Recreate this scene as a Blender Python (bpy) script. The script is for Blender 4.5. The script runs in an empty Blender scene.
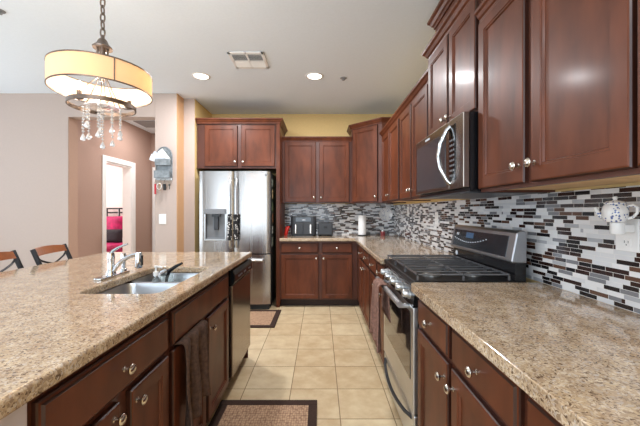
import bpy, bmesh, math, random
from mathutils import Vector, Matrix
random.seed(7)
S = bpy.context.scene
COL = S.collection
PI = math.pi

# ------------------------------------------------------------------ camera, world, lights, exposure
H = 1.27                                   # eye height
cd = bpy.data.cameras.new('camera'); cam = bpy.data.objects.new('camera', cd); COL.objects.link(cam)
cam.location = (0, 0, H); cam.rotation_euler = (PI/2, 0, 0)
cd.sensor_width = 36; cd.lens = 18.0; cd.shift_x = -0.0008; cd.shift_y = -0.0027; cd.clip_start = 0.02
S.camera = cam
S.view_settings.view_transform = 'Standard'; S.view_settings.look = 'None'
S.view_settings.gamma = 1; S.view_settings.use_curve_mapping = False
S.view_settings.exposure = 0.62

w = bpy.data.worlds.new('World'); S.world = w; w.use_nodes = True
bg = w.node_tree.nodes['Background']; bg.inputs[0].default_value = (0.85, 0.92, 1, 1); bg.inputs[1].default_value = 1.0

def area(name, loc, rot, sx, sy, power, col=(1, 1, 1), shape='RECTANGLE', spread=PI):
    l = bpy.data.lights.new(name, 'AREA'); l.shape = shape; l.size = sx; l.size_y = sy
    l.energy = power; l.color = col; l.spread = spread
    o = bpy.data.objects.new(name, l); COL.objects.link(o); o.location = loc; o.rotation_euler = rot
    return o
# added fills at unseen windows, tilted up to brighten the ceiling; bedroom window daylight
area('fill_rear', (-1.7, -2.45, 1.45), (PI/2+0.55, 0, 0), 4.4, 2.2, 72, (0.72, 0.86, 1))
area('fill_dining', (-5.05, 1.4, 1.35), (PI/2+0.55, 0, -PI/2), 3.6, 2.1, 52, (0.72, 0.86, 1))
area('daylight_bedroom', (-6.7, 6.2, 1.6), (PI/2, 0, -PI/2), 1.6, 1.5, 75, (1, 0.96, 0.95))

# ------------------------------------------------------------------ materials
def rgb(h):
    h = h.lstrip('#'); v = [int(h[i:i+2], 16)/255 for i in (0, 2, 4)]
    return tuple((c/12.92 if c <= 0.04045 else ((c+0.055)/1.055)**2.4) for c in v) + (1,)

def mat(name, col, rough=0.5, metal=0.0, var=0.0, scale=8, coat=0.0, trans=0.0, emit=None, estr=0, ior=1.45, stretch=(1, 1, 1), bump=0.0, rvar=0.0, spec=0.5):
    m = bpy.data.materials.new(name); m.use_nodes = True
    nt = m.node_tree; b = nt.nodes['Principled BSDF']
    c = rgb(col) if isinstance(col, str) else col
    b.inputs['Base Color'].default_value = c; b.inputs['Roughness'].default_value = rough
    b.inputs['Metallic'].default_value = metal; b.inputs['Coat Weight'].default_value = coat
    b.inputs['Coat Roughness'].default_value = 0.16; b.inputs['Specular IOR Level'].default_value = spec
    b.inputs['Transmission Weight'].default_value = trans; b.inputs['IOR'].default_value = ior
    if emit:
        b.inputs['Emission Color'].default_value = rgb(emit); b.inputs['Emission Strength'].default_value = estr
    if var or bump or rvar:
        tc = nt.nodes.new('ShaderNodeNewGeometry'); mp = nt.nodes.new('ShaderNodeMapping')
        mp.inputs['Scale'].default_value = stretch
        nz = nt.nodes.new('ShaderNodeTexNoise'); nz.inputs['Scale'].default_value = scale; nz.inputs['Detail'].default_value = 5
        nt.links.new(tc.outputs['Position'], mp.inputs[0]); nt.links.new(mp.outputs[0], nz.inputs['Vector'])
        if var:
            r = nt.nodes.new('ShaderNodeValToRGB'); r.color_ramp.elements[0].position = 0.3; r.color_ramp.elements[1].position = 0.7
            r.color_ramp.elements[0].color = tuple(x*(1-var) for x in c[:3]) + (1,)
            r.color_ramp.elements[1].color = tuple(min(1, x*(1+var)) for x in c[:3]) + (1,)
            nt.links.new(nz.outputs[0], r.inputs[0]); nt.links.new(r.outputs[0], b.inputs['Base Color'])
        if rvar:
            mr = nt.nodes.new('ShaderNodeMapRange'); mr.inputs[3].default_value = rough-rvar; mr.inputs[4].default_value = rough+rvar
            nt.links.new(nz.outputs[0], mr.inputs[0]); nt.links.new(mr.outputs[0], b.inputs['Roughness'])
        if bump:
            bp = nt.nodes.new('ShaderNodeBump'); bp.inputs['Strength'].default_value = bump; bp.inputs['Distance'].default_value = 0.002
            nt.links.new(nz.outputs[0], bp.inputs['Height']); nt.links.new(bp.outputs[0], b.inputs['Normal'])
    return m

M = {}
M['wood'] = mat('cherry_wood', '#5d301c', 0.44, var=0.32, scale=11, spec=0.3, coat=0.12, stretch=(1, 1, 0.35))
M['wood_shaded'] = mat('cherry_frame_shaded', '#502819', 0.46, var=0.22, scale=9, coat=0.2, stretch=(1, 1, 0.35))  # same cherry as the doors, darkened for the shade around them
M['wood_gap'] = mat('dark_gap_edge', '#35190f', 0.4, var=0.2, scale=9, coat=0.1)  # dark of the gaps between doors, painted onto their edges
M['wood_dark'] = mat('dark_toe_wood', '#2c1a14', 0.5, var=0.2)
M['wood_raw'] = mat('pale_plywood', '#dcb884', 0.6, var=0.12, scale=14)
M['nickel'] = mat('satin_nickel', '#d6cfc4', 0.22, 1.0)
M['chrome'] = mat('chrome', '#d4d8dc', 0.08, 1.0)
M['fridge_steel'] = mat('brushed_fridge_steel', '#a9a5a1', 0.25, 1.0, rvar=0.08, scale=3, stretch=(9, 9, 0.25))
M['steel'] = mat('brushed_steel', '#cdcfd1', 0.34, 1.0, rvar=0.07, scale=3, stretch=(6, 6, 0.4))
M['sink_steel'] = mat('sink_steel', '#b9bcc0', 0.3, 1.0, rvar=0.05, scale=20)
M['mid_steel'] = mat('burner_metal', '#9a9894', 0.3, 0.9)
M['console_glass'] = mat('console_glass', '#2a2d31', 0.12, coat=0.4)
M['cooktop'] = mat('cooktop_enamel', '#0b0b0c', 0.4)
M['console_steel'] = mat('console_steel', '#a4a5a8', 0.38, 1.0)
M['slate_steel'] = mat('dark_stainless', '#8f857c', 0.24, 1.0, rvar=0.05, scale=3, stretch=(6, 6, 0.4))
M['black'] = mat('black_enamel', '#101012', 0.22)
M['black_glass'] = mat('black_glass', '#0b0c0e', 0.05, coat=0.5)
M['mw_glass'] = mat('microwave_glass', '#3c4146', 0.1, coat=0.6)
M['iron'] = mat('cast_iron', '#77787b', 0.3, 0.6)
M['dark_grey'] = mat('dark_grey_plastic', '#35373a', 0.35)
M['mid_grey'] = mat('grey_plastic', '#7b7d80', 0.4)
M['white'] = mat('white_plastic', '#eeedea', 0.35)
M['trim_white'] = mat('white_trim_paint', '#efece8', 0.4, var=0.02)
M['paper'] = mat('paper', '#f2f1ee', 0.8, var=0.03)
M['ceiling'] = mat('ceiling_paint', '#e9f1f9', 0.9, var=0.015, scale=60, bump=0.15)
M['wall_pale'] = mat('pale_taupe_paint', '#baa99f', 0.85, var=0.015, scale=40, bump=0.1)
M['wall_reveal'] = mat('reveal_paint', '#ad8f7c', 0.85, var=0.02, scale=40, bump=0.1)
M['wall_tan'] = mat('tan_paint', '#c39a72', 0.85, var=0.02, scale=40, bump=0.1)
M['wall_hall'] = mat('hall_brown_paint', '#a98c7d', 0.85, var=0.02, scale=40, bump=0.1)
M['wall_yellow'] = mat('mustard_paint', '#e4c486', 0.85, var=0.03, scale=40, bump=0.1)
M['wall_lilac'] = mat('pale_lilac_paint', '#c9c2cc', 0.8, var=0.02, scale=30)
M['wall_white'] = mat('bedroom_paint', '#f1e4de', 0.85, var=0.02)
M['towel_brown'] = mat('brown_terry', '#543e32', 0.95, var=0.35, scale=60, bump=0.6)
M['towel_mauve'] = mat('mauve_terry', '#8e6b5e', 0.95, var=0.25, scale=60, bump=0.6)
M['rug_border'] = mat('rug_border', '#3b281f', 0.95, var=0.2, scale=120, bump=0.5)
M['bronze'] = mat('oiled_bronze', '#75685f', 0.35, 0.8, var=0.2, scale=30)
M['magenta'] = mat('magenta_satin', '#ba0f5e', 0.5, var=0.35, scale=14)
M['bed_black'] = mat('black_bedding', '#2b262c', 0.8, var=0.3, scale=14)
M['red'] = mat('red_plastic', '#c8291d', 0.45, var=0.15)
M['stool_wood'] = mat('honey_wood', '#8e4f26', 0.35, var=0.2, scale=12, coat=0.3)
M['stool_metal'] = mat('stool_metal', '#2b2a2c', 0.4, 0.6)
M['cushion'] = mat('cushion', '#8d7f72', 0.9, var=0.1)
M['galv'] = mat('grey_blue_metal', '#878d90', 0.5, 0.3, var=0.3, scale=25)
M['crystal'] = mat('crystal', '#ffffff', 0.05, trans=0.6, ior=1.6, coat=1.0)
M['glass_clear'] = mat('clear_glass', '#f5faf8', 0.03, trans=0.95, ior=1.3)
M['lens'] = mat('lamp_lens', '#ffffff', 0.5, emit='#fff6ea', estr=4)
M['bulb'] = mat('bulb_glass', '#ffffff', 0.5, emit='#ffeedd', estr=5)
M['dark_slot'] = mat('dark_slot', '#1a1a1a', 0.7)
M['vent_grey'] = mat('vent_grey', '#8f9092', 0.6)
M['display_blue'] = mat('display_blue', '#16202c', 0.1, emit='#7fa8d8', estr=0.15)
M['mark_white'] = mat('printed_white', '#c9ced3', 0.5)
M['blue_glaze'] = mat('blue_glaze', '#4b5f96', 0.2)

def shade_mat():
    m = bpy.data.materials.new('amber_shade_fabric'); m.use_nodes = True; nt = m.node_tree
    b = nt.nodes['Principled BSDF']; b.inputs['Base Color'].default_value = rgb('#ecd9bd'); b.inputs['Roughness'].default_value = 0.8
    tr = nt.nodes.new('ShaderNodeBsdfTranslucent'); tr.inputs[0].default_value = rgb('#f1d0a8')
    mx = nt.nodes.new('ShaderNodeMixShader'); mx.inputs[0].default_value = 0.4
    nt.links.new(b.outputs[0], mx.inputs[1]); nt.links.new(tr.outputs[0], mx.inputs[2])
    nt.links.new(mx.outputs[0], nt.nodes['Material Output'].inputs[0])
    return m
M['shade'] = shade_mat()

def math_node(nt, op, a, b=None, c=None):
    n = nt.nodes.new('ShaderNodeMath'); n.operation = op
    for i, v in enumerate((a, b, c)):
        if v is None: continue
        if isinstance(v, (int, float)): n.inputs[i].default_value = v
        else: nt.links.new(v, n.inputs[i])
    return n.outputs[0]

def granite():
    m = bpy.data.materials.new('speckled_granite'); m.use_nodes = True; nt = m.node_tree; L = nt.links
    b = nt.nodes['Principled BSDF']; b.inputs['Roughness'].default_value = 0.11
    b.inputs['Coat Weight'].default_value = 0.3; b.inputs['Coat Roughness'].default_value = 0.06
    g = nt.nodes.new('ShaderNodeNewGeometry')
    nz = nt.nodes.new('ShaderNodeTexNoise'); nz.inputs['Scale'].default_value = 60; nz.inputs['Detail'].default_value = 3
    L.new(g.outputs['Position'], nz.inputs['Vector'])
    v1 = nt.nodes.new('ShaderNodeTexVoronoi'); v1.inputs['Scale'].default_value = 210
    ad = nt.nodes.new('ShaderNodeMix'); ad.data_type = 'VECTOR'; ad.inputs[0].default_value = 0.025
    L.new(g.outputs['Position'], ad.inputs[4]); L.new(nz.outputs['Color'], ad.inputs[5]); L.new(ad.outputs[1], v1.inputs['Vector'])
    sp = nt.nodes.new('ShaderNodeSeparateColor'); L.new(v1.outputs['Color'], sp.inputs[0])
    r = nt.nodes.new('ShaderNodeValToRGB'); r.color_ramp.interpolation = 'CONSTANT'
    cols = [(0, '#745e4b'), (0.06, '#a08970'), (0.20, '#bca487'), (0.42, '#cbb392'), (0.66, '#d8c6ac'), (0.84, '#c6b9aa'), (0.94, '#ac967e')]
    e = r.color_ramp.elements; e[0].position = 0; e[0].color = rgb(cols[0][1]); e[1].position = cols[1][0]; e[1].color = rgb(cols[1][1])
    for p, c in cols[2:]:
        x = e.new(p); x.color = rgb(c)
    L.new(sp.outputs[0], r.inputs[0])
    n2 = nt.nodes.new('ShaderNodeTexNoise'); n2.inputs['Scale'].default_value = 14; n2.inputs['Detail'].default_value = 4
    L.new(g.outputs['Position'], n2.inputs['Vector'])
    mx = nt.nodes.new('ShaderNodeMix'); mx.data_type = 'RGBA'; mx.blend_type = 'MULTIPLY'; mx.inputs[0].default_value = 0.55
    r2 = nt.nodes.new('ShaderNodeValToRGB'); r2.color_ramp.elements[0].position = 0.35; r2.color_ramp.elements[1].position = 0.65
    r2.color_ramp.elements[0].color = rgb('#c4b4a4'); r2.color_ramp.elements[1].color = (1, 1, 1, 1)
    L.new(n2.outputs[0], r2.inputs[0]); L.new(r.outputs[0], mx.inputs[6]); L.new(r2.outputs[0], mx.inputs[7])
    L.new(mx.outputs[2], b.inputs['Base Color'])
    return m
M['granite'] = granite()

def mosaic():
    m = bpy.data.materials.new('linear_mosaic_tile'); m.use_nodes = True; nt = m.node_tree; L = nt.links
    b = nt.nodes['Principled BSDF']
    g = nt.nodes.new('ShaderNodeNewGeometry'); s = nt.nodes.new('ShaderNodeSeparateXYZ'); L.new(g.outputs['Position'], s.inputs[0])
    RH = 0.0176
    u = math_node(nt, 'ADD', s.outputs[0], s.outputs[1])
    zr = math_node(nt, 'DIVIDE', s.outputs[2], RH)
    row = math_node(nt, 'FLOOR', zr); fr = math_node(nt, 'FRACT', zr)
    wn = nt.nodes.new('ShaderNodeTexWhiteNoise'); wn.noise_dimensions = '1D'; L.new(row, wn.inputs['W'])
    off = math_node(nt, 'MULTIPLY', wn.outputs['Value'], 37.0)
    uu = math_node(nt, 'ADD', math_node(nt, 'MULTIPLY', u, 13.5), off)
    vo = nt.nodes.new('ShaderNodeTexVoronoi'); vo.voronoi_dimensions = '1D'; vo.inputs['Scale'].default_value = 1; vo.inputs['Randomness'].default_value = 0.85
    L.new(uu, vo.inputs['W'])
    ve = nt.nodes.new('ShaderNodeTexVoronoi'); ve.voronoi_dimensions = '1D'; ve.feature = 'DISTANCE_TO_EDGE'; ve.inputs['Scale'].default_value = 1; ve.inputs['Randomness'].default_value = 0.85
    L.new(uu, ve.inputs['W'])
    wn2 = nt.nodes.new('ShaderNodeTexWhiteNoise'); wn2.noise_dimensions = '2D'
    cb = nt.nodes.new('ShaderNodeCombineXYZ'); L.new(vo.outputs['W'], cb.inputs[0]); L.new(row, cb.inputs[1]); L.new(cb.outputs[0], wn2.inputs['Vector'])
    r = nt.nodes.new('ShaderNodeValToRGB'); r.color_ramp.interpolation = 'CONSTANT'; e = r.color_ramp.elements
    cols = [(0, '#33201c'), (0.20, '#1d1a1d'), (0.35, '#5f4436'), (0.42, '#7b7c80'), (0.51, '#aaacb0'), (0.57, '#d6d7d8'), (0.78, '#e4e4e4')]
    e[0].color = rgb(cols[0][1]); e[1].position = cols[1][0]; e[1].color = rgb(cols[1][1])
    for p, c in cols[2:]:
        x = e.new(p); x.color = rgb(c)
    L.new(wn2.outputs['Value'], r.inputs[0])
    d1 = math_node(nt, 'LESS_THAN', ve.outputs['Distance'], 0.012)
    d2 = math_node(nt, 'LESS_THAN', fr, 0.09)
    gr = math_node(nt, 'MAXIMUM', d1, d2)
    mx = nt.nodes.new('ShaderNodeMix'); mx.data_type = 'RGBA'; L.new(gr, mx.inputs[0]); L.new(r.outputs[0], mx.inputs[6]); mx.inputs[7].default_value = rgb('#dcdad6')
    L.new(mx.outputs[2], b.inputs['Base Color'])
    rr = math_node(nt, 'MULTIPLY_ADD', gr, 0.5, 0.12); L.new(rr, b.inputs['Roughness'])
    bp = nt.nodes.new('ShaderNodeBump'); bp.inputs['Strength'].default_value = 0.35; bp.inputs['Distance'].default_value = 0.002; bp.invert = True
    L.new(gr, bp.inputs['Height']); L.new(bp.outputs[0], b.inputs['Normal'])
    return m
M['mosaic'] = mosaic()

def floor_tile():
    m = bpy.data.materials.new('beige_floor_tile'); m.use_nodes = True; nt = m.node_tree; L = nt.links
    b = nt.nodes['Principled BSDF']
    g = nt.nodes.new('ShaderNodeNewGeometry'); s = nt.nodes.new('ShaderNodeSeparateXYZ'); L.new(g.outputs['Position'], s.inputs[0])
    T = 0.331
    def frac(o, off):
        a = math_node(nt, 'DIVIDE', math_node(nt, 'SUBTRACT', o, off), T)
        f = math_node(nt, 'FRACT', a); fl = math_node(nt, 'FLOOR', a)
        return math_node(nt, 'MINIMUM', f, math_node(nt, 'SUBTRACT', 1.0, f)), fl
    fx, ix = frac(s.outputs[0], 0.121-20*T); fy, iy = frac(s.outputs[1], 2.288-20*T)
    gm = math_node(nt, 'LESS_THAN', math_node(nt, 'MINIMUM', fx, fy), 0.0085)
    cb = nt.nodes.new('ShaderNodeCombineXYZ'); L.new(ix, cb.inputs[0]); L.new(iy, cb.inputs[1])
    wn = nt.nodes.new('ShaderNodeTexWhiteNoise'); wn.noise_dimensions = '2D'; L.new(cb.outputs[0], wn.inputs['Vector'])
    nz = nt.nodes.new('ShaderNodeTexNoise'); nz.inputs['Scale'].default_value = 7; nz.inputs['Detail'].default_value = 6; nz.inputs['Roughness'].default_value = 0.6
    sc = nt.nodes.new('ShaderNodeVectorMath'); sc.operation = 'MULTIPLY_ADD'
    L.new(cb.outputs[0], sc.inputs[0]); sc.inputs[1].default_value = (3.7, 5.1, 0); L.new(g.outputs['Position'], sc.inputs[2]); L.new(sc.outputs[0], nz.inputs['Vector'])
    r = nt.nodes.new('ShaderNodeValToRGB'); e = r.color_ramp.elements
    e[0].position = 0.3; e[0].color = rgb('#c4a982'); e[1].position = 0.72; e[1].color = rgb('#e0cda8')
    ad = math_node(nt, 'ADD', nz.outputs[0], math_node(nt, 'MULTIPLY_ADD', wn.outputs['Value'], 0.16, -0.08)); L.new(ad, r.inputs[0])
    mx = nt.nodes.new('ShaderNodeMix'); mx.data_type = 'RGBA'; L.new(gm, mx.inputs[0]); L.new(r.outputs[0], mx.inputs[6]); mx.inputs[7].default_value = rgb('#8a6f52')
    L.new(mx.outputs[2], b.inputs['Base Color'])
    L.new(math_node(nt, 'MULTIPLY_ADD', gm, 0.4, 0.36), b.inputs['Roughness'])
    bp = nt.nodes.new('ShaderNodeBump'); bp.inputs['Strength'].default_value = 0.3; bp.inputs['Distance'].default_value = 0.002; bp.invert = True
    L.new(gm, bp.inputs['Height']); L.new(bp.outputs[0], b.inputs['Normal'])
    return m
M['floor'] = floor_tile()

def rug_mat():
    m = bpy.data.materials.new('woven_rug'); m.use_nodes = True; nt = m.node_tree; L = nt.links
    b = nt.nodes['Principled BSDF']; b.inputs['Roughness'].default_value = 0.95
    g = nt.nodes.new('ShaderNodeNewGeometry')
    mp = nt.nodes.new('ShaderNodeMapping'); mp.inputs['Scale'].default_value = (70, 45, 1); L.new(g.outputs['Position'], mp.inputs[0])
    vo = nt.nodes.new('ShaderNodeTexVoronoi'); vo.inputs['Scale'].default_value = 1; vo.inputs['Randomness'].default_value = 0.45; L.new(mp.outputs[0], vo.inputs['Vector'])
    r = nt.nodes.new('ShaderNodeValToRGB'); e = r.color_ramp.elements
    e[0].position = 0.15; e[0].color = rgb('#c9a684'); e[1].position = 0.75; e[1].color = rgb('#866550')
    L.new(vo.outputs['Distance'], r.inputs[0]); L.new(r.outputs[0], b.inputs['Base Color'])
    bp = nt.nodes.new('ShaderNodeBump'); bp.inputs['Strength'].default_value = 0.5; bp.inputs['Distance'].default_value = 0.003; bp.invert = True
    L.new(vo.outputs['Distance'], bp.inputs['Height']); L.new(bp.outputs[0], b.inputs['Normal'])
    return m
M['rug'] = rug_mat()

def china():
    m = bpy.data.materials.new('blue_floral_china'); m.use_nodes = True; nt = m.node_tree; L = nt.links
    b = nt.nodes['Principled BSDF']; b.inputs['Roughness'].default_value = 0.15
    g = nt.nodes.new('ShaderNodeNewGeometry')
    vo = nt.nodes.new('ShaderNodeTexVoronoi'); vo.inputs['Scale'].default_value = 110; L.new(g.outputs['Position'], vo.inputs['Vector'])
    nz = nt.nodes.new('ShaderNodeTexNoise'); nz.inputs['Scale'].default_value = 22; L.new(g.outputs['Position'], nz.inputs['Vector'])
    k = math_node(nt, 'MULTIPLY', math_node(nt, 'LESS_THAN', vo.outputs['Distance'], 0.36), math_node(nt, 'GREATER_THAN', nz.outputs[0], 0.52))
    mx = nt.nodes.new('ShaderNodeMix'); mx.data_type = 'RGBA'; L.new(k, mx.inputs[0]); mx.inputs[6].default_value = rgb('#ecebe8'); mx.inputs[7].default_value = rgb('#5a6c9e')
    L.new(mx.outputs[2], b.inputs['Base Color'])
    return m
M['china'] = china()

# ------------------------------------------------------------------ mesh helpers
def B(): return bmesh.new()
def box(bm, x0, x1, y0, y1, z0, z1, bev=0.0, seg=2):
    t = bmesh.new()
    vs = [t.verts.new(p) for p in ((x0,y0,z0),(x1,y0,z0),(x1,y1,z0),(x0,y1,z0),(x0,y0,z1),(x1,y0,z1),(x1,y1,z1),(x0,y1,z1))]
    for f in ((3,2,1,0),(4,5,6,7),(0,1,5,4),(1,2,6,5),(2,3,7,6),(3,0,4,7)): t.faces.new([vs[i] for i in f])
    if bev: bmesh.ops.bevel(t, geom=t.edges[:], offset=bev, segments=seg, affect='EDGES', profile=0.5)
    merge(bm, t); return bm
def merge(bm, t, mtx=None):
    if mtx is not None: bmesh.ops.transform(t, matrix=mtx, verts=t.verts[:])
    mp = {}
    for v in t.verts: mp[v] = bm.verts.new(v.co)
    for f in t.faces:
        try: bm.faces.new([mp[v] for v in f.verts])
        except ValueError: pass
    t.free(); return bm
def frame_of(d):
    d = d.normalized(); a = Vector((0,0,1)) if abs(d.z) < 0.9 else Vector((1,0,0))
    u = d.cross(a).normalized(); return u, d.cross(u).normalized()
def tube(bm, pts, r, seg=10, caps=True, closed=False, flat=1.0):
    pts = [Vector(p) for p in pts]; n = len(pts); rings = []
    rr = r if isinstance(r, (list, tuple)) else [r]*n
    u = None
    for i, p in enumerate(pts):
        if closed: d = pts[(i+1) % n]-pts[i-1]
        else: d = pts[min(i+1, n-1)]-pts[max(i-1, 0)]
        d.normalize()
        if u is None: u, v = frame_of(d)
        else:
            u = (u - d*u.dot(d)); u = u.normalized() if u.length > 1e-6 else frame_of(d)[0]; v = d.cross(u)
        rings.append([bm.verts.new(p + (u*math.cos(2*PI*k/seg) + v*math.sin(2*PI*k/seg)*flat)*rr[i]) for k in range(seg)])
    m = n if closed else n-1
    for i in range(m):
        a, b = rings[i], rings[(i+1) % n]
        for k in range(seg): bm.faces.new((a[k], a[(k+1) % seg], b[(k+1) % seg], b[k]))
    if caps and not closed:
        bm.faces.new(rings[0][::-1]); bm.faces.new(rings[-1])
    return bm
def lathe(bm, prof, c=(0,0,0), axis=(0,0,1), seg=24):
    c = Vector(c); ax = Vector(axis).normalized(); u, v = frame_of(ax); rings = []
    for r, z in prof:
        if r < 1e-6: rings.append([bm.verts.new(c+ax*z)])
        else: rings.append([bm.verts.new(c+ax*z+(u*math.cos(2*PI*k/seg)+v*math.sin(2*PI*k/seg))*r) for k in range(seg)])
    for a, b in zip(rings, rings[1:]):
        if len(a) == 1 and len(b) == 1: continue
        for k in range(seg):
            k2 = (k+1) % seg
            if len(a) == 1: bm.faces.new((a[0], b[k2], b[k]))
            elif len(b) == 1: bm.faces.new((a[k], a[k2], b[0]))
            else: bm.faces.new((a[k], a[k2], b[k2], b[k]))
    return bm
def prism(bm, poly, z0, z1):
    a = [bm.verts.new((x, y, z0)) for x, y in poly]; b = [bm.verts.new((x, y, z1)) for x, y in poly]
    n = len(poly); bm.faces.new(a[::-1]); bm.faces.new(b)
    for i in range(n): bm.faces.new((a[i], a[(i+1) % n], b[(i+1) % n], b[i]))
    return bm
def sweep(bm, path, prof, z0):
    """profile (outwards, up) swept along a path in plan; outwards is to the right of the walking direction"""
    P = [Vector((x, y)) for x, y in path]; n = len(P); rings = []
    for i in range(n):
        ns = []
        if i > 0: d = (P[i]-P[i-1]).normalized(); ns.append(Vector((d.y, -d.x)))
        if i < n-1: d = (P[i+1]-P[i]).normalized(); ns.append(Vector((d.y, -d.x)))
        m = ns[0] if len(ns) == 1 else (ns[0]+ns[1]).normalized()
        k = 1.0 if len(ns) == 1 else 1.0/max(0.3, m.dot(ns[0]))
        rings.append([bm.verts.new((P[i].x+m.x*o*k, P[i].y+m.y*o*k, z0+z)) for o, z in prof])
    q = len(prof)
    for a, b in zip(rings, rings[1:]):
        for k in range(q): bm.faces.new((a[k], a[(k+1) % q], b[(k+1) % q], b[k]))
    bm.faces.new(rings[0][::-1]); bm.faces.new(rings[-1])
    return bm
def world_loc(o):
    v = Vector((0,0,0))
    while o: v += o.location; o = o.parent
    return v
def mk(name, bm, m, parent=None, label=None, smooth=False, bevel=0.0, origin=None):
    bmesh.ops.recalc_face_normals(bm, faces=bm.faces[:])
    me = bpy.data.meshes.new(name)
    if parent is not None: off = world_loc(parent)
    else:
        if origin is None:
            xs = [v.co.x for v in bm.verts]; ys = [v.co.y for v in bm.verts]; zs = [v.co.z for v in bm.verts]
            off = Vector(((min(xs)+max(xs))/2, (min(ys)+max(ys))/2, min(zs)))
        else: off = Vector(origin)
    bmesh.ops.translate(bm, verts=bm.verts[:], vec=-off)
    bm.to_mesh(me); bm.free(); me.materials.append(M[m] if isinstance(m, str) else m)
    if m == 'wood': me.materials.append(M['wood_gap'])
    o = bpy.data.objects.new(name, me); COL.objects.link(o)
    if parent is not None: o.parent = parent
    else: o.location = off
    if smooth:
        for p in me.polygons: p.use_smooth = True
        md = o.modifiers.new('edge', 'EDGE_SPLIT'); md.split_angle = math.radians(40)
    if bevel:
        md = o.modifiers.new('bevel', 'BEVEL'); md.width = bevel; md.segments = 4 if bevel >= 0.01 else 2; md.limit_method = 'ANGLE'; md.angle_limit = math.radians(40)
    if label: o['label'] = label
    return o
def thing(name, loc, label, cat, group=None):
    o = bpy.data.objects.new(name, None); COL.objects.link(o); o.location = loc; o.empty_display_size = 0.05
    o['label'] = label; o['category'] = cat
    if group: o['group'] = group
    return o
def tag(o, label, cat, group=None):
    o['label'] = label; o['category'] = cat
    if group: o['group'] = group
    return o
def struct(name, bm, m, bevel=0.0):
    o = mk(name, bm, m, bevel=bevel); o['kind'] = 'structure'; return o
def dup(o, parent=None):
    c = o.copy(); COL.objects.link(c)
    if parent is not None: c.parent = parent
    for ch in list(o.children): dup(ch, c)
    return c

# door / drawer panels are built in (u, v, w): u along the face, v up, w outwards
class Face:
    def __init__(s, org, u, w): s.o = Vector(org); s.u = Vector(u).normalized(); s.w = Vector(w).normalized(); s.v = Vector((0,0,1))
    def p(s, u, v, w): return s.o + s.u*u + s.v*v + s.w*w
def rings_panel(fc, u0, u1, v0, v1, rings):
    bm = bmesh.new(); prev = None; ri = 0
    for ins, wv in rings:
        r = [bm.verts.new(fc.p(*q, wv)) for q in ((u0+ins, v0+ins), (u1-ins, v0+ins), (u1-ins, v1-ins), (u0+ins, v1-ins))]
        if prev is None: bm.faces.new(r[::-1])
        else:
            for k in range(4):
                f = bm.faces.new((prev[k], prev[(k+1) % 4], r[(k+1) % 4], r[k]))
                if len(rings) == 8 and ri in (1, 2) or len(rings) == 5 and ri in (1, 2, 4): f.material_index = 1
        prev = r; ri += 1
    bm.faces.new(prev); return bm
def door_bm(fc, u0, u1, v0, v1):
    s = 0.052
    return rings_panel(fc, u0, u1, v0, v1, [(0, 0.0), (0, 0.014), (0.003, 0.018), (0.007, 0.020), (s, 0.020), (s+0.003, 0.0165), (s+0.008, 0.0165), (s+0.012, 0.010)])
def drawer_bm(fc, u0, u1, v0, v1):
    return rings_panel(fc, u0, u1, v0, v1, [(0, 0.0), (0, 0.009), (0.004, 0.012), (0.009, 0.0135), (0.013, 0.020)])
def knob(fc, u, v, parent, w=0.020):
    bm = B(); lathe(bm, [(0, 0), (0.009, 0), (0.009, 0.002), (0.005, 0.004), (0.0045, 0.014), (0.008, 0.017), (0.0155, 0.021), (0.0165, 0.026), (0.013, 0.031), (0.006, 0.0335), (0, 0.034)], fc.p(u, v, w), fc.w, 16)
    return mk('knob', bm, 'nickel', parent, smooth=True)
def door(fc, u0, u1, v0, v1, parent, k=None):
    d = mk('door', door_bm(fc, u0, u1, v0, v1), 'wood', parent)
    if k: knob(fc, k[0], k[1], d)
    return d
def drawer(fc, u0, u1, v0, v1, parent, kn=True):
    d = mk('drawer', drawer_bm(fc, u0, u1, v0, v1), 'wood', parent)
    if kn: knob(fc, (u0+u1)/2, (v0+v1)/2, d)
    return d
CROWN = [(0, -0.012), (0.008, -0.012), (0.010, 0.004), (0.020, 0.012), (0.030, 0.030), (0.042, 0.040), (0.044, 0.055), (0, 0.055)]
CROWN_S = [(a*0.75, b*0.8) for a, b in CROWN]

# ------------------------------------------------------------------ setting
XW, YB, CZ = 1.11, 4.85, 2.744
LW, RW = -5.2, -2.6
b = B(); box(b, -7.2, XW+0.15, RW-0.15, 7.4, -0.05, 0); struct('floor', b, 'floor')
b = B(); box(b, -7.2, XW+0.15, RW-0.15, 7.4, CZ, CZ+0.05); struct('ceiling', b, 'ceiling')
b = B(); box(b, XW, XW+0.15, RW, YB+0.15, 0, CZ); struct('wall_right', b, 'wall_yellow')
b = B(); box(b, -1.65, XW, YB, YB+0.15, 0, CZ); struct('wall_back', b, 'wall_yellow')
b = B(); box(b, -1.70, -1.6495, 4.197, YB+0.15, 0, CZ); struct('wall_fridge_side', b, 'wall_yellow')
b = B(); box(b, -2.07, -1.80, 4.0, 6.05, 0, CZ, 0.004); struct('wall_pier', b, 'wall_pale')
b = B(); box(b, -1.798, -1.65, 4.195, 4.24, 0, CZ); box(b, -1.797, -1.70, 4.20, YB+.15, 0, CZ); struct('wall_pier_return', b, 'wall_pale')
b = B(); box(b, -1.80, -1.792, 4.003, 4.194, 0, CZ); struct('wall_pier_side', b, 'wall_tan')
b = B(); box(b, LW, -3.156, 4.0, 4.15, 0, CZ); struct('wall_dining', b, 'wall_pale')
b = B(); box(b, -3.156, -2.07, 4.0, 4.15, 2.45, CZ); struct('wall_header', b, 'wall_pale')
b = B(); box(b, -3.156, -3.148, 4.004, 4.15, 0, 2.45); struct('wall_reveal', b, 'wall_reveal')
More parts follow.
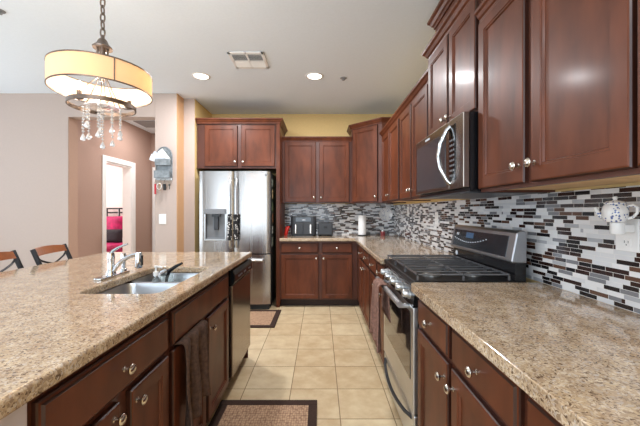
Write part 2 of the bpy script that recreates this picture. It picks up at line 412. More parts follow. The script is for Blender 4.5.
# hall with its doorway into the bedroom
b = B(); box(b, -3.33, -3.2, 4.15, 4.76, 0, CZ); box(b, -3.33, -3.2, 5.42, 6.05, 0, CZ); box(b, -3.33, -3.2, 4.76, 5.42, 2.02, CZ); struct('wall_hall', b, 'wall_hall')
b = B(); box(b, -3.33, -1.70, 6.05, 6.2, 0, CZ); struct('wall_hall_end', b, 'wall_hall')
b = B()
box(b, -3.2, -3.185, 4.685, 4.765, 0, 2.10, 0.004); box(b, -3.2, -3.185, 5.415, 5.515, 0, 2.10, 0.004); box(b, -3.2, -3.185, 4.765, 5.415, 2.02, 2.10, 0.004)
box(b, -3.34, -3.2, 4.757, 4.775, 0, 2.02); box(b, -3.34, -3.2, 5.40, 5.423, 0, 2.02); box(b, -3.34, -3.2, 4.775, 5.40, 2.0, 2.022)
struct('trim_1', b, 'trim_white')
b = B(); box(b, -3.17, -3.07, 6.03, 6.05, 0, 2.1, 0.004); box(b, -2.24, -2.14, 6.03, 6.05, 0, 2.1, 0.004); box(b, -3.07, -2.24, 6.03, 6.05, 2.02, 2.1); struct('trim_2', b, 'trim_white')
dr = B(); fh = Face((0, 6.05, 0), (1, 0, 0), (0, -1, 0))
merge(dr, rings_panel(fh, -3.07, -2.24, 0.01, 2.02, [(0, 0), (0, 0.012), (0.11, 0.012), (0.125, 0.006)])); struct('door_1', dr, 'trim_white')
b = B(); box(b, -7.0, -3.33, 7.2, 7.35, 0, CZ); struct('wall_bedroom_back', b, 'wall_white')
b = B(); box(b, -7.1, -7.0, 4.15, 7.35, 0, CZ); struct('wall_bedroom_left', b, 'wall_white')
b = B(); box(b, -7.0, -5.2, 4.03, 4.15, 0, CZ); box(b, -5.2, -3.33, 4.15, 4.17, 0, CZ); struct('wall_bedroom_front', b, 'wall_white')
b = B(); box(b, -3.33, -3.2, 6.2, 7.35, 0, CZ); struct('wall_bedroom_right', b, 'wall_white')
# dining side and rear walls with their window openings (behind the viewpoint)
b = B(); box(b, LW-0.12, LW, RW, -0.4, 0, CZ); box(b, LW-0.12, LW, 3.2, 4.15, 0, CZ); box(b, LW-0.12, LW, -0.4, 3.2, 2.4, CZ); box(b, LW-0.12, LW, -0.4, 3.2, 0, 0.3); struct('wall_left', b, 'wall_pale')
b = B(); box(b, LW, -3.9, RW-0.12, RW, 0, CZ); box(b, 0.5, XW, RW-0.12, RW, 0, CZ); box(b, -3.9, 0.5, RW-0.12, RW, 2.55, CZ); box(b, -3.9, 0.5, RW-0.12, RW, 0, 0.35); struct('wall_rear', b, 'wall_pale')
def window(name, bm_boxes):
    b = B()
    for q in bm_boxes: box(b, *q)
    return struct(name, b, 'trim_white')
window('window_1', [(LW-0.09, LW-0.03, y, y+0.06, 0.3, 2.4) for y in (-0.4, 1.37, 3.14)] + [(LW-0.09, LW-0.03, -0.4, 3.2, z, z+0.06) for z in (0.3, 2.34)])
window('window_2', [(x, x+0.06, RW-0.09, RW-0.03, 0.35, 2.55) for x in (-3.9, -1.73, 0.44)] + [(-3.9, 0.5, RW-0.09, RW-0.03, z, z+0.06) for z in (0.35, 2.49)])
# backsplash
b = B(); box(b, XW-0.008, XW, -0.5, YB, 0.915, 1.36); struct('trim_3', b, 'mosaic')
b = B(); box(b, -0.538, XW-0.008, YB-0.008, YB, 0.915, 1.385); struct('trim_4', b, 'mosaic')
# baseboards
b = B(); box(b, LW, -3.156, 3.985, 4.0, 0, 0.1, 0.003); box(b, -2.07, -1.80, 3.985, 4.0, 0, 0.1, 0.003); struct('baseboard_dining', b, 'trim_white')
b = B(); box(b, -3.2, -3.187, 4.15, 4.685, 0, 0.1); box(b, -3.2, -3.187, 5.515, 6.03, 0, 0.1); struct('baseboard_hall', b, 'trim_white')
# island knee wall
b = B(); box(b, -0.79, -0.622, 0.2, 0.680, 0, 0.874, 0.003); box(b, -1.56, -1.44, 0.2, 2.76, 0, 0.874); box(b, -1.44, -0.79, 0.2, 0.680, 0, 0.874); struct('wall_island', b, 'wall_lilac')

# ------------------------------------------------------------------ base cabinets
DZ0, DZ1, WZ0, WZ1 = 0.115, 0.700, 0.718, 0.852       # door and drawer heights
def base_right(y0, y1, units, label, back=XW-0.002):
    t = thing('base_cabinet', ((0.492+XW)/2, (y0+y1)/2, 0), label, 'cabinet', 'base cabinets along the right wall')
    bm = B(); box(bm, 0.492, back, y0, y1, 0.10, 0.874); mk('body', bm, 'wood_shaded', t)
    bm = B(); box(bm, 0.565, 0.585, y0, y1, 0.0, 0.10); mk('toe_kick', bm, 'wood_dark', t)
    fc = Face((0.492, 0, 0), (0, 1, 0), (-1, 0, 0))
    for (a, c, side) in units:
        drawer(fc, a, c, WZ0, WZ1, t)
        door(fc, a, c, DZ0, DZ1, t, ((c-0.028) if side > 0 else (a+0.028), 0.640))
    return t
base_right(1.178, 1.60, [(1.194, 1.56, -1)], 'dark cherry base cabinet with one drawer, just in front of the gas range')
base_right(0.757, 1.176, [(0.771, 1.162, 1)], 'dark cherry base cabinet with a wide drawer, second from the gas range in the foreground')
base_right(0.30, 0.755, [(0.32, 0.743, -1)], 'base cabinet cut off by the bottom right of the photo, third from the range')
base_right(2.372, 3.095, [(2.388, 2.675, -1), (2.705, 3.075, -1)], 'two-drawer base cabinet right behind the gas range')
base_right(3.097, 4.225, [(3.12, 3.50, 1), (3.53, 3.90, -1)], 'base cabinet on the right wall nearest the far corner')

# back wall base cabinet
t = thing('base_cabinet', (-0.02, 4.53, 0), 'two-drawer, two-door base cabinet on the back wall below the air fryer', 'cabinet')
bm = B(); box(bm, -0.538, 0.49, 4.24, YB-0.002, 0.10, 0.874); mk('body', bm, 'wood_shaded', t)
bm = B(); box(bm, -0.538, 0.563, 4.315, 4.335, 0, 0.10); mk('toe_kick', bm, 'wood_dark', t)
fc = Face((0, 4.24, 0), (1, 0, 0), (0, -1, 0))
for (a, c, s) in ((-0.522, -0.026, 1), (0.016, 0.420, -1)):
    drawer(fc, a, c, WZ0, WZ1, t)
    door(fc, a, c, DZ0, DZ1, t, (c-0.028 if s > 0 else a+0.028, 0.650))

# island cabinets, facing the aisle
fi = Face((-0.63, 0, 0), (0, 1, 0), (1, 0, 0))
t = thing('island_cabinet', (-0.92, 0.97, 0), 'island base cabinet with one wide drawer over two doors in the left foreground', 'cabinet', 'cabinets along the aisle side of the island')
bm = B(); box(bm, -1.43, -0.63, 0.682, 1.312, 0.10, 0.874); mk('body', bm, 'wood_shaded', t)
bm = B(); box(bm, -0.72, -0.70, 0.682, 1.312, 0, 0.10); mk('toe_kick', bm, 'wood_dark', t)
drawer(fi, 0.697, 1.291, WZ0-0.01, WZ1, t)
door(fi, 0.700, 0.978, DZ0, DZ1-0.012, t, (0.945, 0.655)); door(fi, 1.035, 1.290, DZ0, DZ1-0.012, t, (1.062, 0.645))
t = thing('island_cabinet', (-0.92, 1.75, 0), 'island sink cabinet with a blank front panel over two doors, beside the dishwasher', 'cabinet', 'cabinets along the aisle side of the island')
bm = B()
box(bm, -0.66, -0.63, 1.314, 2.19, 0.10, 0.874); box(bm, -1.43, -0.66, 1.314, 1.334, 0.10, 0.874); box(bm, -1.43, -0.66, 2.17, 2.19, 0.10, 0.874)
box(bm, -1.43, -1.41, 1.334, 2.17, 0.10, 0.874); box(bm, -1.41, -0.66, 1.334, 2.17, 0.10, 0.12); mk('body', bm, 'wood_shaded', t)
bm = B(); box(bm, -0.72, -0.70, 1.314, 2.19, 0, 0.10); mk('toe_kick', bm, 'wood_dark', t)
mk('front_panel', drawer_bm(fi, 1.331, 2.133, WZ0-0.01, WZ1), 'wood', t)
door(fi, 1.331, 1.715, DZ0, DZ1-0.012, t); door(fi, 1.747, 2.133, DZ0, DZ1-0.012, t, (1.775, 0.625))

# dishwasher at the end of the island
t = thing('dishwasher', (-0.93, 2.49, 0), 'dark stainless dishwasher with a black control panel at the end of the island', 'dishwasher')
bm = B(); box(bm, -1.20, -0.635, 2.196, 2.77, 0.10, 0.872); mk('body', bm, 'black', t)
bm = B(); box(bm, -0.634, -0.606, 2.205, 2.765, 0.115, 0.752, 0.006); mk('door', bm, 'slate_steel', t)
bm = B()
pr = [(-0.634, 0.758), (-0.604, 0.758), (-0.588, 0.785), (-0.588, 0.83), (-0.602, 0.862), (-0.634, 0.866)]
vs0 = [bm.verts.new((x, 2.203, z)) for x, z in pr]; vs1 = [bm.verts.new((x, 2.767, z)) for x, z in pr]
bm.faces.new(vs0); bm.faces.new(vs1[::-1])
for i in range(6): bm.faces.new((vs0[i], vs0[(i+1) % 6], vs1[(i+1) % 6], vs1[i]))
cp = mk('control_panel', bm, 'black', t, bevel=0.004)
bm = B()
for y in (2.30, 2.34, 2.38, 2.46, 2.50, 2.62, 2.66): box(bm, -0.588, -0.5865, y, y+0.016, 0.80, 0.812)
mk('button_marks', bm, 'mid_grey', cp)
bm = B(); box(bm, -0.70, -0.68, 2.2, 2.765, 0.0, 0.10); mk('toe_kick', bm, 'black', t)
bm = B(); box(bm, -1.43, -0.63, 2.772, 2.786, 0, 0.874); o = mk('end_panel', bm, 'wood'); tag(o, 'cherry wood end panel closing the island beside the dishwasher', 'panel')

# ------------------------------------------------------------------ countertops
def slab(poly, hole=None, z0=0.875, z1=0.915):
    bm = B(); edges = []
    for lp in ([poly] + ([hole] if hole else [])):
        vs = [bm.verts.new((x, y, z1)) for x, y in lp]
        for i in range(len(vs)): edges.append(bm.edges.new((vs[i], vs[(i+1) % len(vs)])))
    bmesh.ops.triangle_fill(bm, use_beauty=True, edges=edges)
    r = bmesh.ops.extrude_face_region(bm, geom=bm.faces[:])
    bmesh.ops.translate(bm, verts=[g for g in r['geom'] if isinstance(g, bmesh.types.BMVert)], vec=(0, 0, z0-z1))
    return bm
def rrect(x0, x1, y0, y1, r, n=5):
    out = []
    for cx, cy, a0 in ((x1-r, y0+r, -PI/2), (x1-r, y1-r, 0), (x0+r, y1-r, PI/2), (x0+r, y0+r, PI)):
        for i in range(n+1): out.append((cx+r*math.cos(a0+i*PI/2/n), cy+r*math.sin(a0+i*PI/2/n)))
    return out
SX0, SX1, SY0, SY1 = -1.065, -0.70, 1.385, 2.045
o = mk('countertop', slab([(-1.87, 0.2), (-0.598, 0.2), (-0.598, 2.795), (-1.87, 2.795)], rrect(SX0, SX1, SY0, SY1, 0.05)), 'granite', bevel=0.010)
tag(o, 'speckled beige granite countertop of the island holding the sink', 'countertop')
o = mk('countertop', slab([(0.445, 0.25), (XW-0.009, 0.25), (XW-0.009, 1.60), (0.472, 1.60), (0.458, 1.594), (0.449, 1.584), (0.445, 1.57)]), 'granite', bevel=0.010)
tag(o, 'speckled beige granite countertop in the right foreground, nearer than the range', 'countertop')
o = mk('countertop', slab([(-0.538, 4.19), (0.445, 4.19), (0.445, 2.372), (XW-0.009, 2.372), (XW-0.009, YB-0.009), (-0.538, YB-0.009)]), 'granite', bevel=0.010)
tag(o, 'L-shaped granite countertop around the far corner behind the range', 'countertop')

# ------------------------------------------------------------------ wall cabinets
def upper_right(xf, y0, y1, z0, z1, doors, label, crown_z=None, prof=CROWN, ret=(False, False), raw=True, dz=(0.015, 0.02), kz=0.08):
    t = thing('wall_cabinet', ((xf+XW)/2, (y0+y1)/2, z0), label, 'cabinet', 'wall cabinets along the right wall')
    bm = B(); box(bm, xf, XW-0.002, y0, y1, z0+0.012, z1)
    box(bm, xf, xf+0.018, y0, y1, z0, z0+0.012); box(bm, xf+0.018, XW-0.002, y0, y0+0.014, z0, z0+0.012); box(bm, xf+0.018, XW-0.002, y1-0.014, y1, z0, z0+0.012)
    mk('body', bm, 'wood_shaded', t)
    if raw:
        bm = B(); box(bm, xf+0.019, XW-0.01, y0+0.015, y1-0.015, z0+0.0105, z0+0.012); mk('underside', bm, 'wood_raw', t, label='pale unfinished underside panel')
    fc = Face((xf, 0, 0), (0, 1, 0), (-1, 0, 0))
    for a, c, s in doors:
        door(fc, a, c, z0+dz[0], z1-dz[1], t, (c-0.026 if s > 0 else a+0.026, z0+kz))
    # crown runs from the far end to the near end, so outwards is towards the aisle
    path = [(xf, y1), (xf, y0)]
    if ret[1]: path = [(XW-0.002, y1)] + path
    if ret[0]: path = path + [(XW-0.002, y0)]
    bm = B(); sweep(bm, path, prof, crown_z if crown_z else z1)
    mk('crown_moulding', bm, 'wood', t)
    return t
upper_right(0.765, 0.765, 1.525, 1.36, 2.175, [(1.176, 1.517, -1), (0.771, 1.140, 1)], 'large two-door wall cabinet in the right foreground, nearer than the microwave', prof=CROWN_S)
upper_right(0.765, 0.06, 0.763, 1.36, 2.175, [(0.42, 0.757, -1), (0.07, 0.405, 1)], 'wall cabinet cut off by the right edge of the photo', prof=CROWN_S)
mc = upper_right(0.765, 1.527, 2.235, 1.752, 2.335, [(1.885, 2.22, -1), (1.545, 1.865, 1)], 'short two-door wall cabinet directly above the microwave', ret=(True, True), raw=False, kz=0.06)
bm = B(); box(bm, 0.80, XW-0.002, 1.527, 2.23, 2.392, 2.55); rs = mk('riser', bm, 'wood', mc)
bm = B(); sweep(bm, [(XW-0.002, 2.23), (0.80, 2.23), (0.80, 1.527), (XW-0.002, 1.527)], CROWN, 2.55); mk('crown_moulding', bm, 'wood', mc)
upper_right(0.81, 2.24, 3.235, 1.375, 2.235, [(2.375, 2.785, 1), (2.815, 3.205, -1)], 'two-door wall cabinet on the right wall just behind the microwave')
upper_right(0.81, 3.237, 4.168, 1.378, 2.235, [(3.265, 3.69, 1), (3.715, 4.13, -1)], 'two-door wall cabinet on the right wall nearest the far corner')

# back wall pair
t = thing('wall_cabinet', (-0.045, 4.69, 1.36), 'two-door wall cabinet on the back wall above the air fryer', 'cabinet')
bm = B(); box(bm, -0.538, 0.438, 4.53, YB-0.002, 1.397, 2.265); box(bm, -0.538, 0.438, 4.53, 4.548, 1.385, 1.397); mk('body', bm, 'wood_shaded', t)
bm = B(); box(bm, -0.52, 0.42, 4.549, YB-0.01, 1.3955, 1.397); mk('underside', bm, 'wood_raw', t, label='pale unfinished underside panel')
fc = Face((0, 4.53, 0), (1, 0, 0), (0, -1, 0))
door(fc, -0.506, -0.066, 1.40, 2.25, t, (-0.092, 1.465)); door(fc, -0.017, 0.407, 1.40, 2.25, t, (0.009, 1.465))
bm = B(); sweep(bm, [(-0.538, 4.53), (0.438, 4.53)], CROWN, 2.265); mk('crown_moulding', bm, 'wood', t)

# diagonal corner cabinet
t = thing('corner_cabinet', (0.85, 4.55, 1.36), 'tall angled corner wall cabinet with a single door where the walls meet', 'cabinet')
bm = B(); prism(bm, [(0.44, YB-0.002), (0.44, 4.53), (0.80, 4.17), (XW-0.002, 4.17), (XW-0.002, YB-0.002)], 1.385, 2.43); mk('body', bm, 'wood_shaded', t)
fc = Face((0.44, 4.53, 0), (1, -1, 0), (-1, -1, 0))
dl = math.hypot(0.36, 0.36)
door(fc, 0.035, dl-0.06, 1.40, 2.41, t, (dl-0.086, 1.465))
bm = B(); sweep(bm, [(0.44, YB-0.002), (0.44, 4.53), (0.80, 4.17), (XW-0.002, 4.17)], CROWN, 2.43); mk('crown_moulding', bm, 'wood', t)

# cabinet over the refrigerator with its tall side panel
t = thing('wall_cabinet', (-1.1, 4.55, 0), 'two-door cabinet above the refrigerator with a tall side panel', 'cabinet')
bm = B(); box(bm, -1.640, -0.587, 4.25, YB-0.002, 1.84, 2.44); mk('body', bm, 'wood_shaded', t)
bm = B(); box(bm, -0.586, -0.540, 4.235, YB-0.002, 0, 2.44); mk('side_panel', bm, 'wood', t)
fc = Face((0, 4.25, 0), (1, 0, 0), (0, -1, 0))
door(fc, -1.535, -1.10, 1.865, 2.41, t, (-1.127, 1.925)); door(fc, -1.05, -0.605, 1.865, 2.41, t, (-1.022, 1.925))
bm = B(); sweep(bm, [(-1.640, 4.235), (-0.540, 4.235), (-0.540, YB-0.002)], CROWN, 2.44); mk('crown_moulding', bm, 'wood', t)

# ------------------------------------------------------------------ refrigerator
t = thing('refrigerator', (-1.11, 4.45, 0), 'stainless french-door refrigerator with a water dispenser', 'refrigerator')
FX0, FX1, FXM = -1.562, -0.645, -1.112
bm = B(); box(bm, FX0+0.004, FX1-0.004, 4.175, 4.80, 0.03, 1.775, 0.004); mk('body', bm, 'dark_grey', t)
def fridge_door(x0, x1, z0, z1, recess=None):
    bm = B(); n = 14
    xs = [x0+(x1-x0)*i/n for i in range(n+1)]
    if recess: xs = sorted(set([x for x in xs if not (recess[0]-0.012 < x < recess[1]+0.012)] + [recess[0], recess[1]]))
    zs = [z0, z1] if not recess else [z0, recess[2], recess[3], z1]
    def yy(x):
        s = (x-x0)/(x1-x0)*2-1; e = 1-abs(s)
        return 4.112 - 0.012*(1-s*s) + (0.010*(1-e/0.06)**2 if e < 0.06 else 0)
    F = {}; 
    for i, x in enumerate(xs):
        for j, z in enumerate(zs): F[i, j] = bm.verts.new((x, yy(x), z))
    ri = [i for i, x in enumerate(xs) if recess and (x == recess[0] or x == recess[1])]
    for i in range(len(xs)-1):
        for j in range(len(zs)-1):
            if recess and i >= ri[0] and i < ri[1] and j == 1: continue
            bm.faces.new((F[i, j], F[i+1, j], F[i+1, j+1], F[i, j+1]))
    # sides
    bk = 4.172
    L = [bm.verts.new((x0, bk, z)) for z in zs]; R = [bm.verts.new((x1, bk, z)) for z in zs]; m = len(xs)-1
    for j in range(len(zs)-1):
        bm.faces.new((L[j], F[0, j], F[0, j+1], L[j+1])); bm.faces.new((F[m, j], R[j], R[j+1], F[m, j+1]))
    bm.faces.new([L[0]]+[F[i, 0] for i in range(m+1)]+[R[0]]); bm.faces.new([L[-1]]+[F[i, len(zs)-1] for i in range(m+1)]+[R[-1]])
    bm.faces.new(L+R[::-1])
    if recess:
        q = [(recess[0], recess[2]), (recess[1], recess[2]), (recess[1], recess[3]), (recess[0], recess[3])]
        fr = [F[ri[0], 1], F[ri[1], 1], F[ri[1], 2], F[ri[0], 2]]; bkv = [bm.verts.new((x, 4.16, z)) for x, z in q]
        for k in range(4): bm.faces.new((fr[k], fr[(k+1) % 4], bkv[(k+1) % 4], bkv[k]))
        bm.faces.new(bkv)
    return bm
RC = (-1.475, -1.22, 0.91, 1.235)
dl_ = mk('door', fridge_door(FX0, FXM-0.004, 0.728, 1.785, RC), 'fridge_steel', t, smooth=True)
dr_ = mk('door', fridge_door(FXM+0.004, FX1, 0.728, 1.785), 'fridge_steel', t, smooth=True)
fz = mk('freezer_drawer', fridge_door(FX0, FX1, 0.075, 0.715), 'fridge_steel', t, smooth=True)
bm = B(); box(bm, FX0+0.02, FX1-0.02, 4.15, 4.19, 0.0, 0.07); mk('base_grille', bm, 'dark_grey', t)
for x, d in ((FXM-0.040, dl_), (FXM+0.040, dr_)):
    bm = B(); tube(bm, [(x, 4.105, 0.80), (x, 4.075, 0.83), (x, 4.062, 0.95), (x, 4.056, 1.24), (x, 4.062, 1.55), (x, 4.075, 1.66), (x, 4.105, 1.69)], 0.013, 10)
    mk('handle', bm, 'steel', d, smooth=True)
bm = B(); tube(bm, [(FX0+0.08, 4.10, 0.64), (FX0+0.09, 4.062, 0.645), (FXM, 4.050, 0.648), (FX1-0.09, 4.062, 0.645), (FX1-0.08, 4.10, 0.64)], 0.016, 10); mk('handle', bm, 'steel', fz, smooth=True)
# dispenser
bm = B(); box(bm, RC[0]-0.012, RC[1]+0.012, 4.088, 4.1, 1.235, 1.30, 0.004); mk('control_panel', bm, 'mid_grey', dl_)
bm = B(); box(bm, RC[0]+0.002, RC[1]-0.002, 4.15, 4.158, 0.912, 1.232); box(bm, RC[0]+0.01, RC[1]-0.01, 4.105, 4.15, 0.912, 0.925); mk('dispenser_niche', bm, 'mid_grey', dl_)
bm = B(); box(bm, -1.375, -1.315, 4.115, 4.15, 1.03, 1.21, 0.008); box(bm, -1.40, -1.29, 4.11, 4.15, 1.20, 1.232, 0.004); mk('dispenser_paddle', bm, 'dark_grey', dl_)
bm = B(); box(bm, RC[0]-0.012, RC[0]+0.003, 4.094, 4.11, 0.905, 1.235, 0.003); box(bm, RC[1]-0.003, RC[1]+0.012, 4.094, 4.11, 0.905, 1.235, 0.003); box(bm, RC[0]-0.012, RC[1]+0.012, 4.094, 4.11, 0.895, 0.912, 0.003); mk('dispenser_frame', bm, 'steel', dl_)
bm = B(); lathe(bm, [(0, 0), (0.016, 0), (0.014, 0.003), (0, 0.004)], (-0.70, 4.108, 1.735), (0, -1, 0), 20); mk('emblem', bm, 'mid_grey', dr_)
# fabric covers wrapped on the handles
def cover_mat():
    m = bpy.data.materials.new('patterned_cover'); m.use_nodes = True; nt = m.node_tree; bb = nt.nodes['Principled BSDF']; bb.inputs['Roughness'].default_value = 0.9
    g = nt.nodes.new('ShaderNodeNewGeometry'); v = nt.nodes.new('ShaderNodeTexVoronoi'); v.inputs['Scale'].default_value = 38; nt.links.new(g.outputs['Position'], v.inputs['Vector'])
    r = nt.nodes.new('ShaderNodeValToRGB'); r.color_ramp.interpolation = 'CONSTANT'; r.color_ramp.elements[0].color = rgb('#d9d6d2'); r.color_ramp.elements[1].position = 0.33; r.color_ramp.elements[1].color = rgb('#1c1b1d')
    nt.links.new(v.outputs['Distance'], r.inputs[0]); nt.links.new(r.outputs[0], bb.inputs['Base Color']); return m
M['cover'] = cover_mat()
for x, lab in ((FXM-0.040, 'black patterned fabric cover wrapped around the left refrigerator handle'), (FXM+0.040, 'black patterned fabric cover wrapped around the right refrigerator handle')):
    bm = B(); lathe(bm, [(0.0145, 0), (0.027, 0.004), (0.028, 0.17), (0.028, 0.33), (0.0145, 0.335)], (x, 4.060, 0.90), (0, 0, 1), 16)
    tag(mk('handle_cover', bm, 'cover', smooth=True), lab, 'handle cover', 'covers on the refrigerator handles')
# magnets and photos on the refrigerator's side
for z, h, yv, c, lab in ((1.60, 0.10, 4.26, '#8a8f80', 'topmost grey picture magnet on the refrigerator side'), (1.44, 0.12, 4.30, '#b79a6c', 'tan picture magnet high on the refrigerator side'),
                    (1.28, 0.11, 4.28, '#6d7a58', 'green picture magnet midway up the refrigerator side'), (1.12, 0.12, 4.31, '#a86f4c', 'orange-brown picture magnet on the refrigerator side'),
                    (0.97, 0.10, 4.29, '#d8d2c4', 'pale picture magnet on the refrigerator side'), (0.80, 0.12, 4.27, '#9aa08f', 'lowest grey-green picture magnet on the refrigerator side')):
    bm = B(); box(bm, FX1-0.0035, FX1+0.002, yv, yv+0.11, z, z+h)
    tag(mk('magnet', bm, mat('magnet_print', c, 0.5, var=0.5, scale=45)), lab, 'magnet', 'magnets on the refrigerator side')

# ------------------------------------------------------------------ gas range
RY0, RY1 = 1.607, 2.365
t = thing('gas_range', (0.77, 1.986, 0), 'stainless and black gas range with five front knobs', 'range')
bm = B(); box(bm, 0.495, 1.075, RY0, RY1, 0.03, 0.885); mk('body', bm, 'black', t)
bm = B(); box(bm, 0.56, 1.07, RY0+0.02, RY1-0.02, 0.0, 0.03); mk('base', bm, 'black', t)
# storage drawer
bm = B(); box(bm, 0.470, 0.495, RY0+0.004, RY1-0.004, 0.045, 0.235, 0.006); sd = mk('storage_drawer', bm, 'steel', t)
bm = B(); n = 10
tube(bm, [(0.468-0.032*math.sin(PI*i/n)**0.7 if 0 < i < n else 0.472, RY0+0.05+(RY1-RY0-0.10)*i/n, 0.205-0.03*math.sin(PI*i/n)) for i in range(n+1)], 0.010, 10); mk('handle', bm, 'dark_grey', sd, smooth=True)
# oven door
bm = B(); box(bm, 0.466, 0.495, RY0+0.004, RY1-0.004, 0.245, 0.783, 0.006); od = mk('oven_door', bm, 'steel', t)
bm = B(); box(bm, 0.463, 0.467, RY0+0.05, RY1-0.05, 0.40, 0.75, 0.0015); mk('window', bm, 'black_glass', od)
bm = B(); tube(bm, [(0.412, RY0+0.055, 0.785), (0.409, RY0+0.2, 0.787), (0.408, 1.986, 0.788), (0.409, RY1-0.2, 0.787), (0.412, RY1-0.055, 0.785)], 0.0165, 14)
for y in (RY0+0.085, RY1-0.085): box(bm, 0.41, 0.467, y-0.012, y+0.012, 0.762, 0.782, 0.003)
mk('handle', bm, 'steel', od, smooth=True)
# control panel, sloped
bm = B(); pr = [(0.495, 0.785), (0.464, 0.785), (0.478, 0.885), (0.495, 0.90)]
a = [bm.verts.new((x, RY0+0.002, z)) for x, z in pr]; c = [bm.verts.new((x, RY1-0.002, z)) for x, z in pr]
bm.faces.new(a); bm.faces.new(c[::-1])
for i in range(4): bm.faces.new((a[i], a[(i+1) % 4], c[(i+1) % 4], c[i]))
cpn = mk('control_panel', bm, 'black', t)
ax = Vector((-1, 0, 0.14)).normalized()
for y in (1.685, 1.835, 1.986, 2.135, 2.285):
    kb = B(); c0 = Vector((0.4705, y, 0.835))
    lathe(kb, [(0, 0), (0.027, 0), (0.026, 0.008), (0.021, 0.010), (0.020, 0.036), (0.017, 0.040), (0, 0.041)], c0, ax, 20)
    kk = mk('knob', kb, 'steel', cpn, smooth=True)
    kb = B(); box(kb, 0.4275, 0.4335, y-0.0045, y+0.0045, 0.822, 0.860, 0.002); mk('grip', kb, 'nickel', kk)
# cooktop
bm = B(); box(bm, 0.470, 1.0, RY0, RY1, 0.885, 0.918, 0.006); ct = mk('cooktop', bm, 'cooktop', t)
BUR = ((0.61, 1.76, 0.042), (0.84, 1.76, 0.036), (0.72, 1.986, 0.05), (0.61, 2.21, 0.036), (0.84, 2.21, 0.042))
for x, y, r in BUR:
    bm = B(); lathe(bm, [(0, 0), (r*1.25, 0), (r*1.25, 0.006), (r, 0.008), (r, 0.014), (r*0.8, 0.019), (0, 0.020)], (x, y, 0.918), (0, 0, 1), 24); mk('burner', bm, 'mid_steel', ct, smooth=True)
for y0, y1 in ((RY0+0.02, RY0+0.258), (RY0+0.264, RY1-0.264), (RY1-0.258, RY1-0.02)):
    bm = B(); gx0, gx1, gz = 0.49, 0.965, 0.952; q = 0.004
    for y in (y0+q, y1-q): box(bm, gx0, gx1, y-q, y+q, gz-0.008, gz, 0.001)
    for x in (gx0+q, (gx0+gx1)/2, gx1-q): box(bm, x-q, x+q, y0, y1, gz-0.008, gz, 0.001)
    for k in (1, 2): box(bm, gx0, gx1, y0+(y1-y0)*k/3-q*0.8, y0+(y1-y0)*k/3+q*0.8, gz-0.007, gz+0.001, 0.001)
    for x in (gx0+q, gx1-q, (gx0+gx1)/2):
        for y in (y0+q, y1-q): box(bm, x-q, x+q, y-q, y+q, 0.9175, gz-0.01)
    mk('grate', bm, 'iron', ct)
# backguard
def yprism(pr, y0, y1):
    bm = B(); a = [bm.verts.new((x, y0, z)) for x, z in pr]; c = [bm.verts.new((x, y1, z)) for x, z in pr]; n = len(pr)
    bm.faces.new(a); bm.faces.new(c[::-1])
    for i in range(n): bm.faces.new((a[i], a[(i+1) % n], c[(i+1) % n], c[i]))
    return bm
bm = yprism([(0.98, 0.905), (0.98, 1.03), (0.99, 1.05), (1.035, 1.05), (1.035, 0.905)], RY0+0.004, RY1-0.004); bgd = mk('backguard', bm, 'black', t)
pr = [(0.965, 1.008), (0.959, 1.018), (0.987, 1.158), (0.999, 1.172), (1.028, 1.172), (1.038, 1.155), (1.038, 1.008)]
mk('console', yprism(pr, RY0, RY1), 'console_steel', bgd, bevel=0.006)
def on_console(s, yc, out): # point s up the sloped face
    return Vector((0.959+0.028*s-out*0.98, yc, 1.018+0.14*s+out*0.2))
def quad_plate(bm, s0, s1, y0, y1, o0, o1):
    vs = [bm.verts.new(on_console(s, y, o)) for o in (o0, o1) for s, y in ((s0, y0), (s1, y0), (s1, y1), (s0, y1))]
    for f in ((3,2,1,0),(4,5,6,7),(0,1,5,4),(1,2,6,5),(2,3,7,6),(3,0,4,7)): bm.faces.new([vs[i] for i in f])
bm = B(); quad_plate(bm, 0.10, 0.88, RY0+0.06, RY1-0.04, -0.002, 0.003); pn = mk('display_glass', bm, 'console_glass', bgd)
bm = B(); quad_plate(bm, 0.55, 0.80, 2.04, 2.14, 0.002, 0.0038); mk('clock_display', bm, 'display_blue', pn)
bm = B()
for i in range(15):
    f = i/14; y = 2.30-0.42*f; s = 0.62-0.35*math.sin(PI*(0.15+0.7*f))+0.12*f
    quad_plate(bm, s, s+0.045, y-0.007, y+0.007, 0.002, 0.0036)
for y in (2.26, 2.28): quad_plate(bm, 0.62, 0.74, y-0.008, y+0.004, 0.002, 0.0036)
mk('button_marks', bm, 'mark_white', pn)
bm = B(); lathe(bm, [(0, 0), (0.016, 0), (0.015, 0.003), (0, 0.004)], (0.98, 2.30, 0.975), (-1, 0, 0), 20); mk('badge', bm, 'mark_white', bgd)

# ------------------------------------------------------------------ microwave
t = thing('microwave', (0.89, 1.91, 1.36), 'black and dark stainless microwave with a curved handle above the range', 'microwave')
MY0, MY1 = 1.53, 2.287
bm = B(); box(bm, 0.715, XW-0.01, MY0+0.002, MY1-0.002, 1.365, 1.748); mk('body', bm, 'black', t)
bm = B(); box(bm, 0.682, 0.714, MY0+0.17, MY1-0.001, 1.385, 1.748, 0.004); md_ = mk('door', bm, 'slate_steel', t)
bm = B(); box(bm, 0.679, 0.683, MY0+0.215, MY1-0.035, 1.405, 1.700, 0.001); mk('window', bm, 'mw_glass', md_)
bm = B(); box(bm, 0.682, 0.714, MY0, MY0+0.168, 1.385, 1.748, 0.004); cp_ = mk('control_panel', bm, 'slate_steel', t)
bm = B(); box(bm, 0.6795, 0.683, MY0+0.085, MY0+0.166, 1.43, 1.715, 0.001); kp = mk('keypad', bm, 'black_glass', cp_)
bm = B()
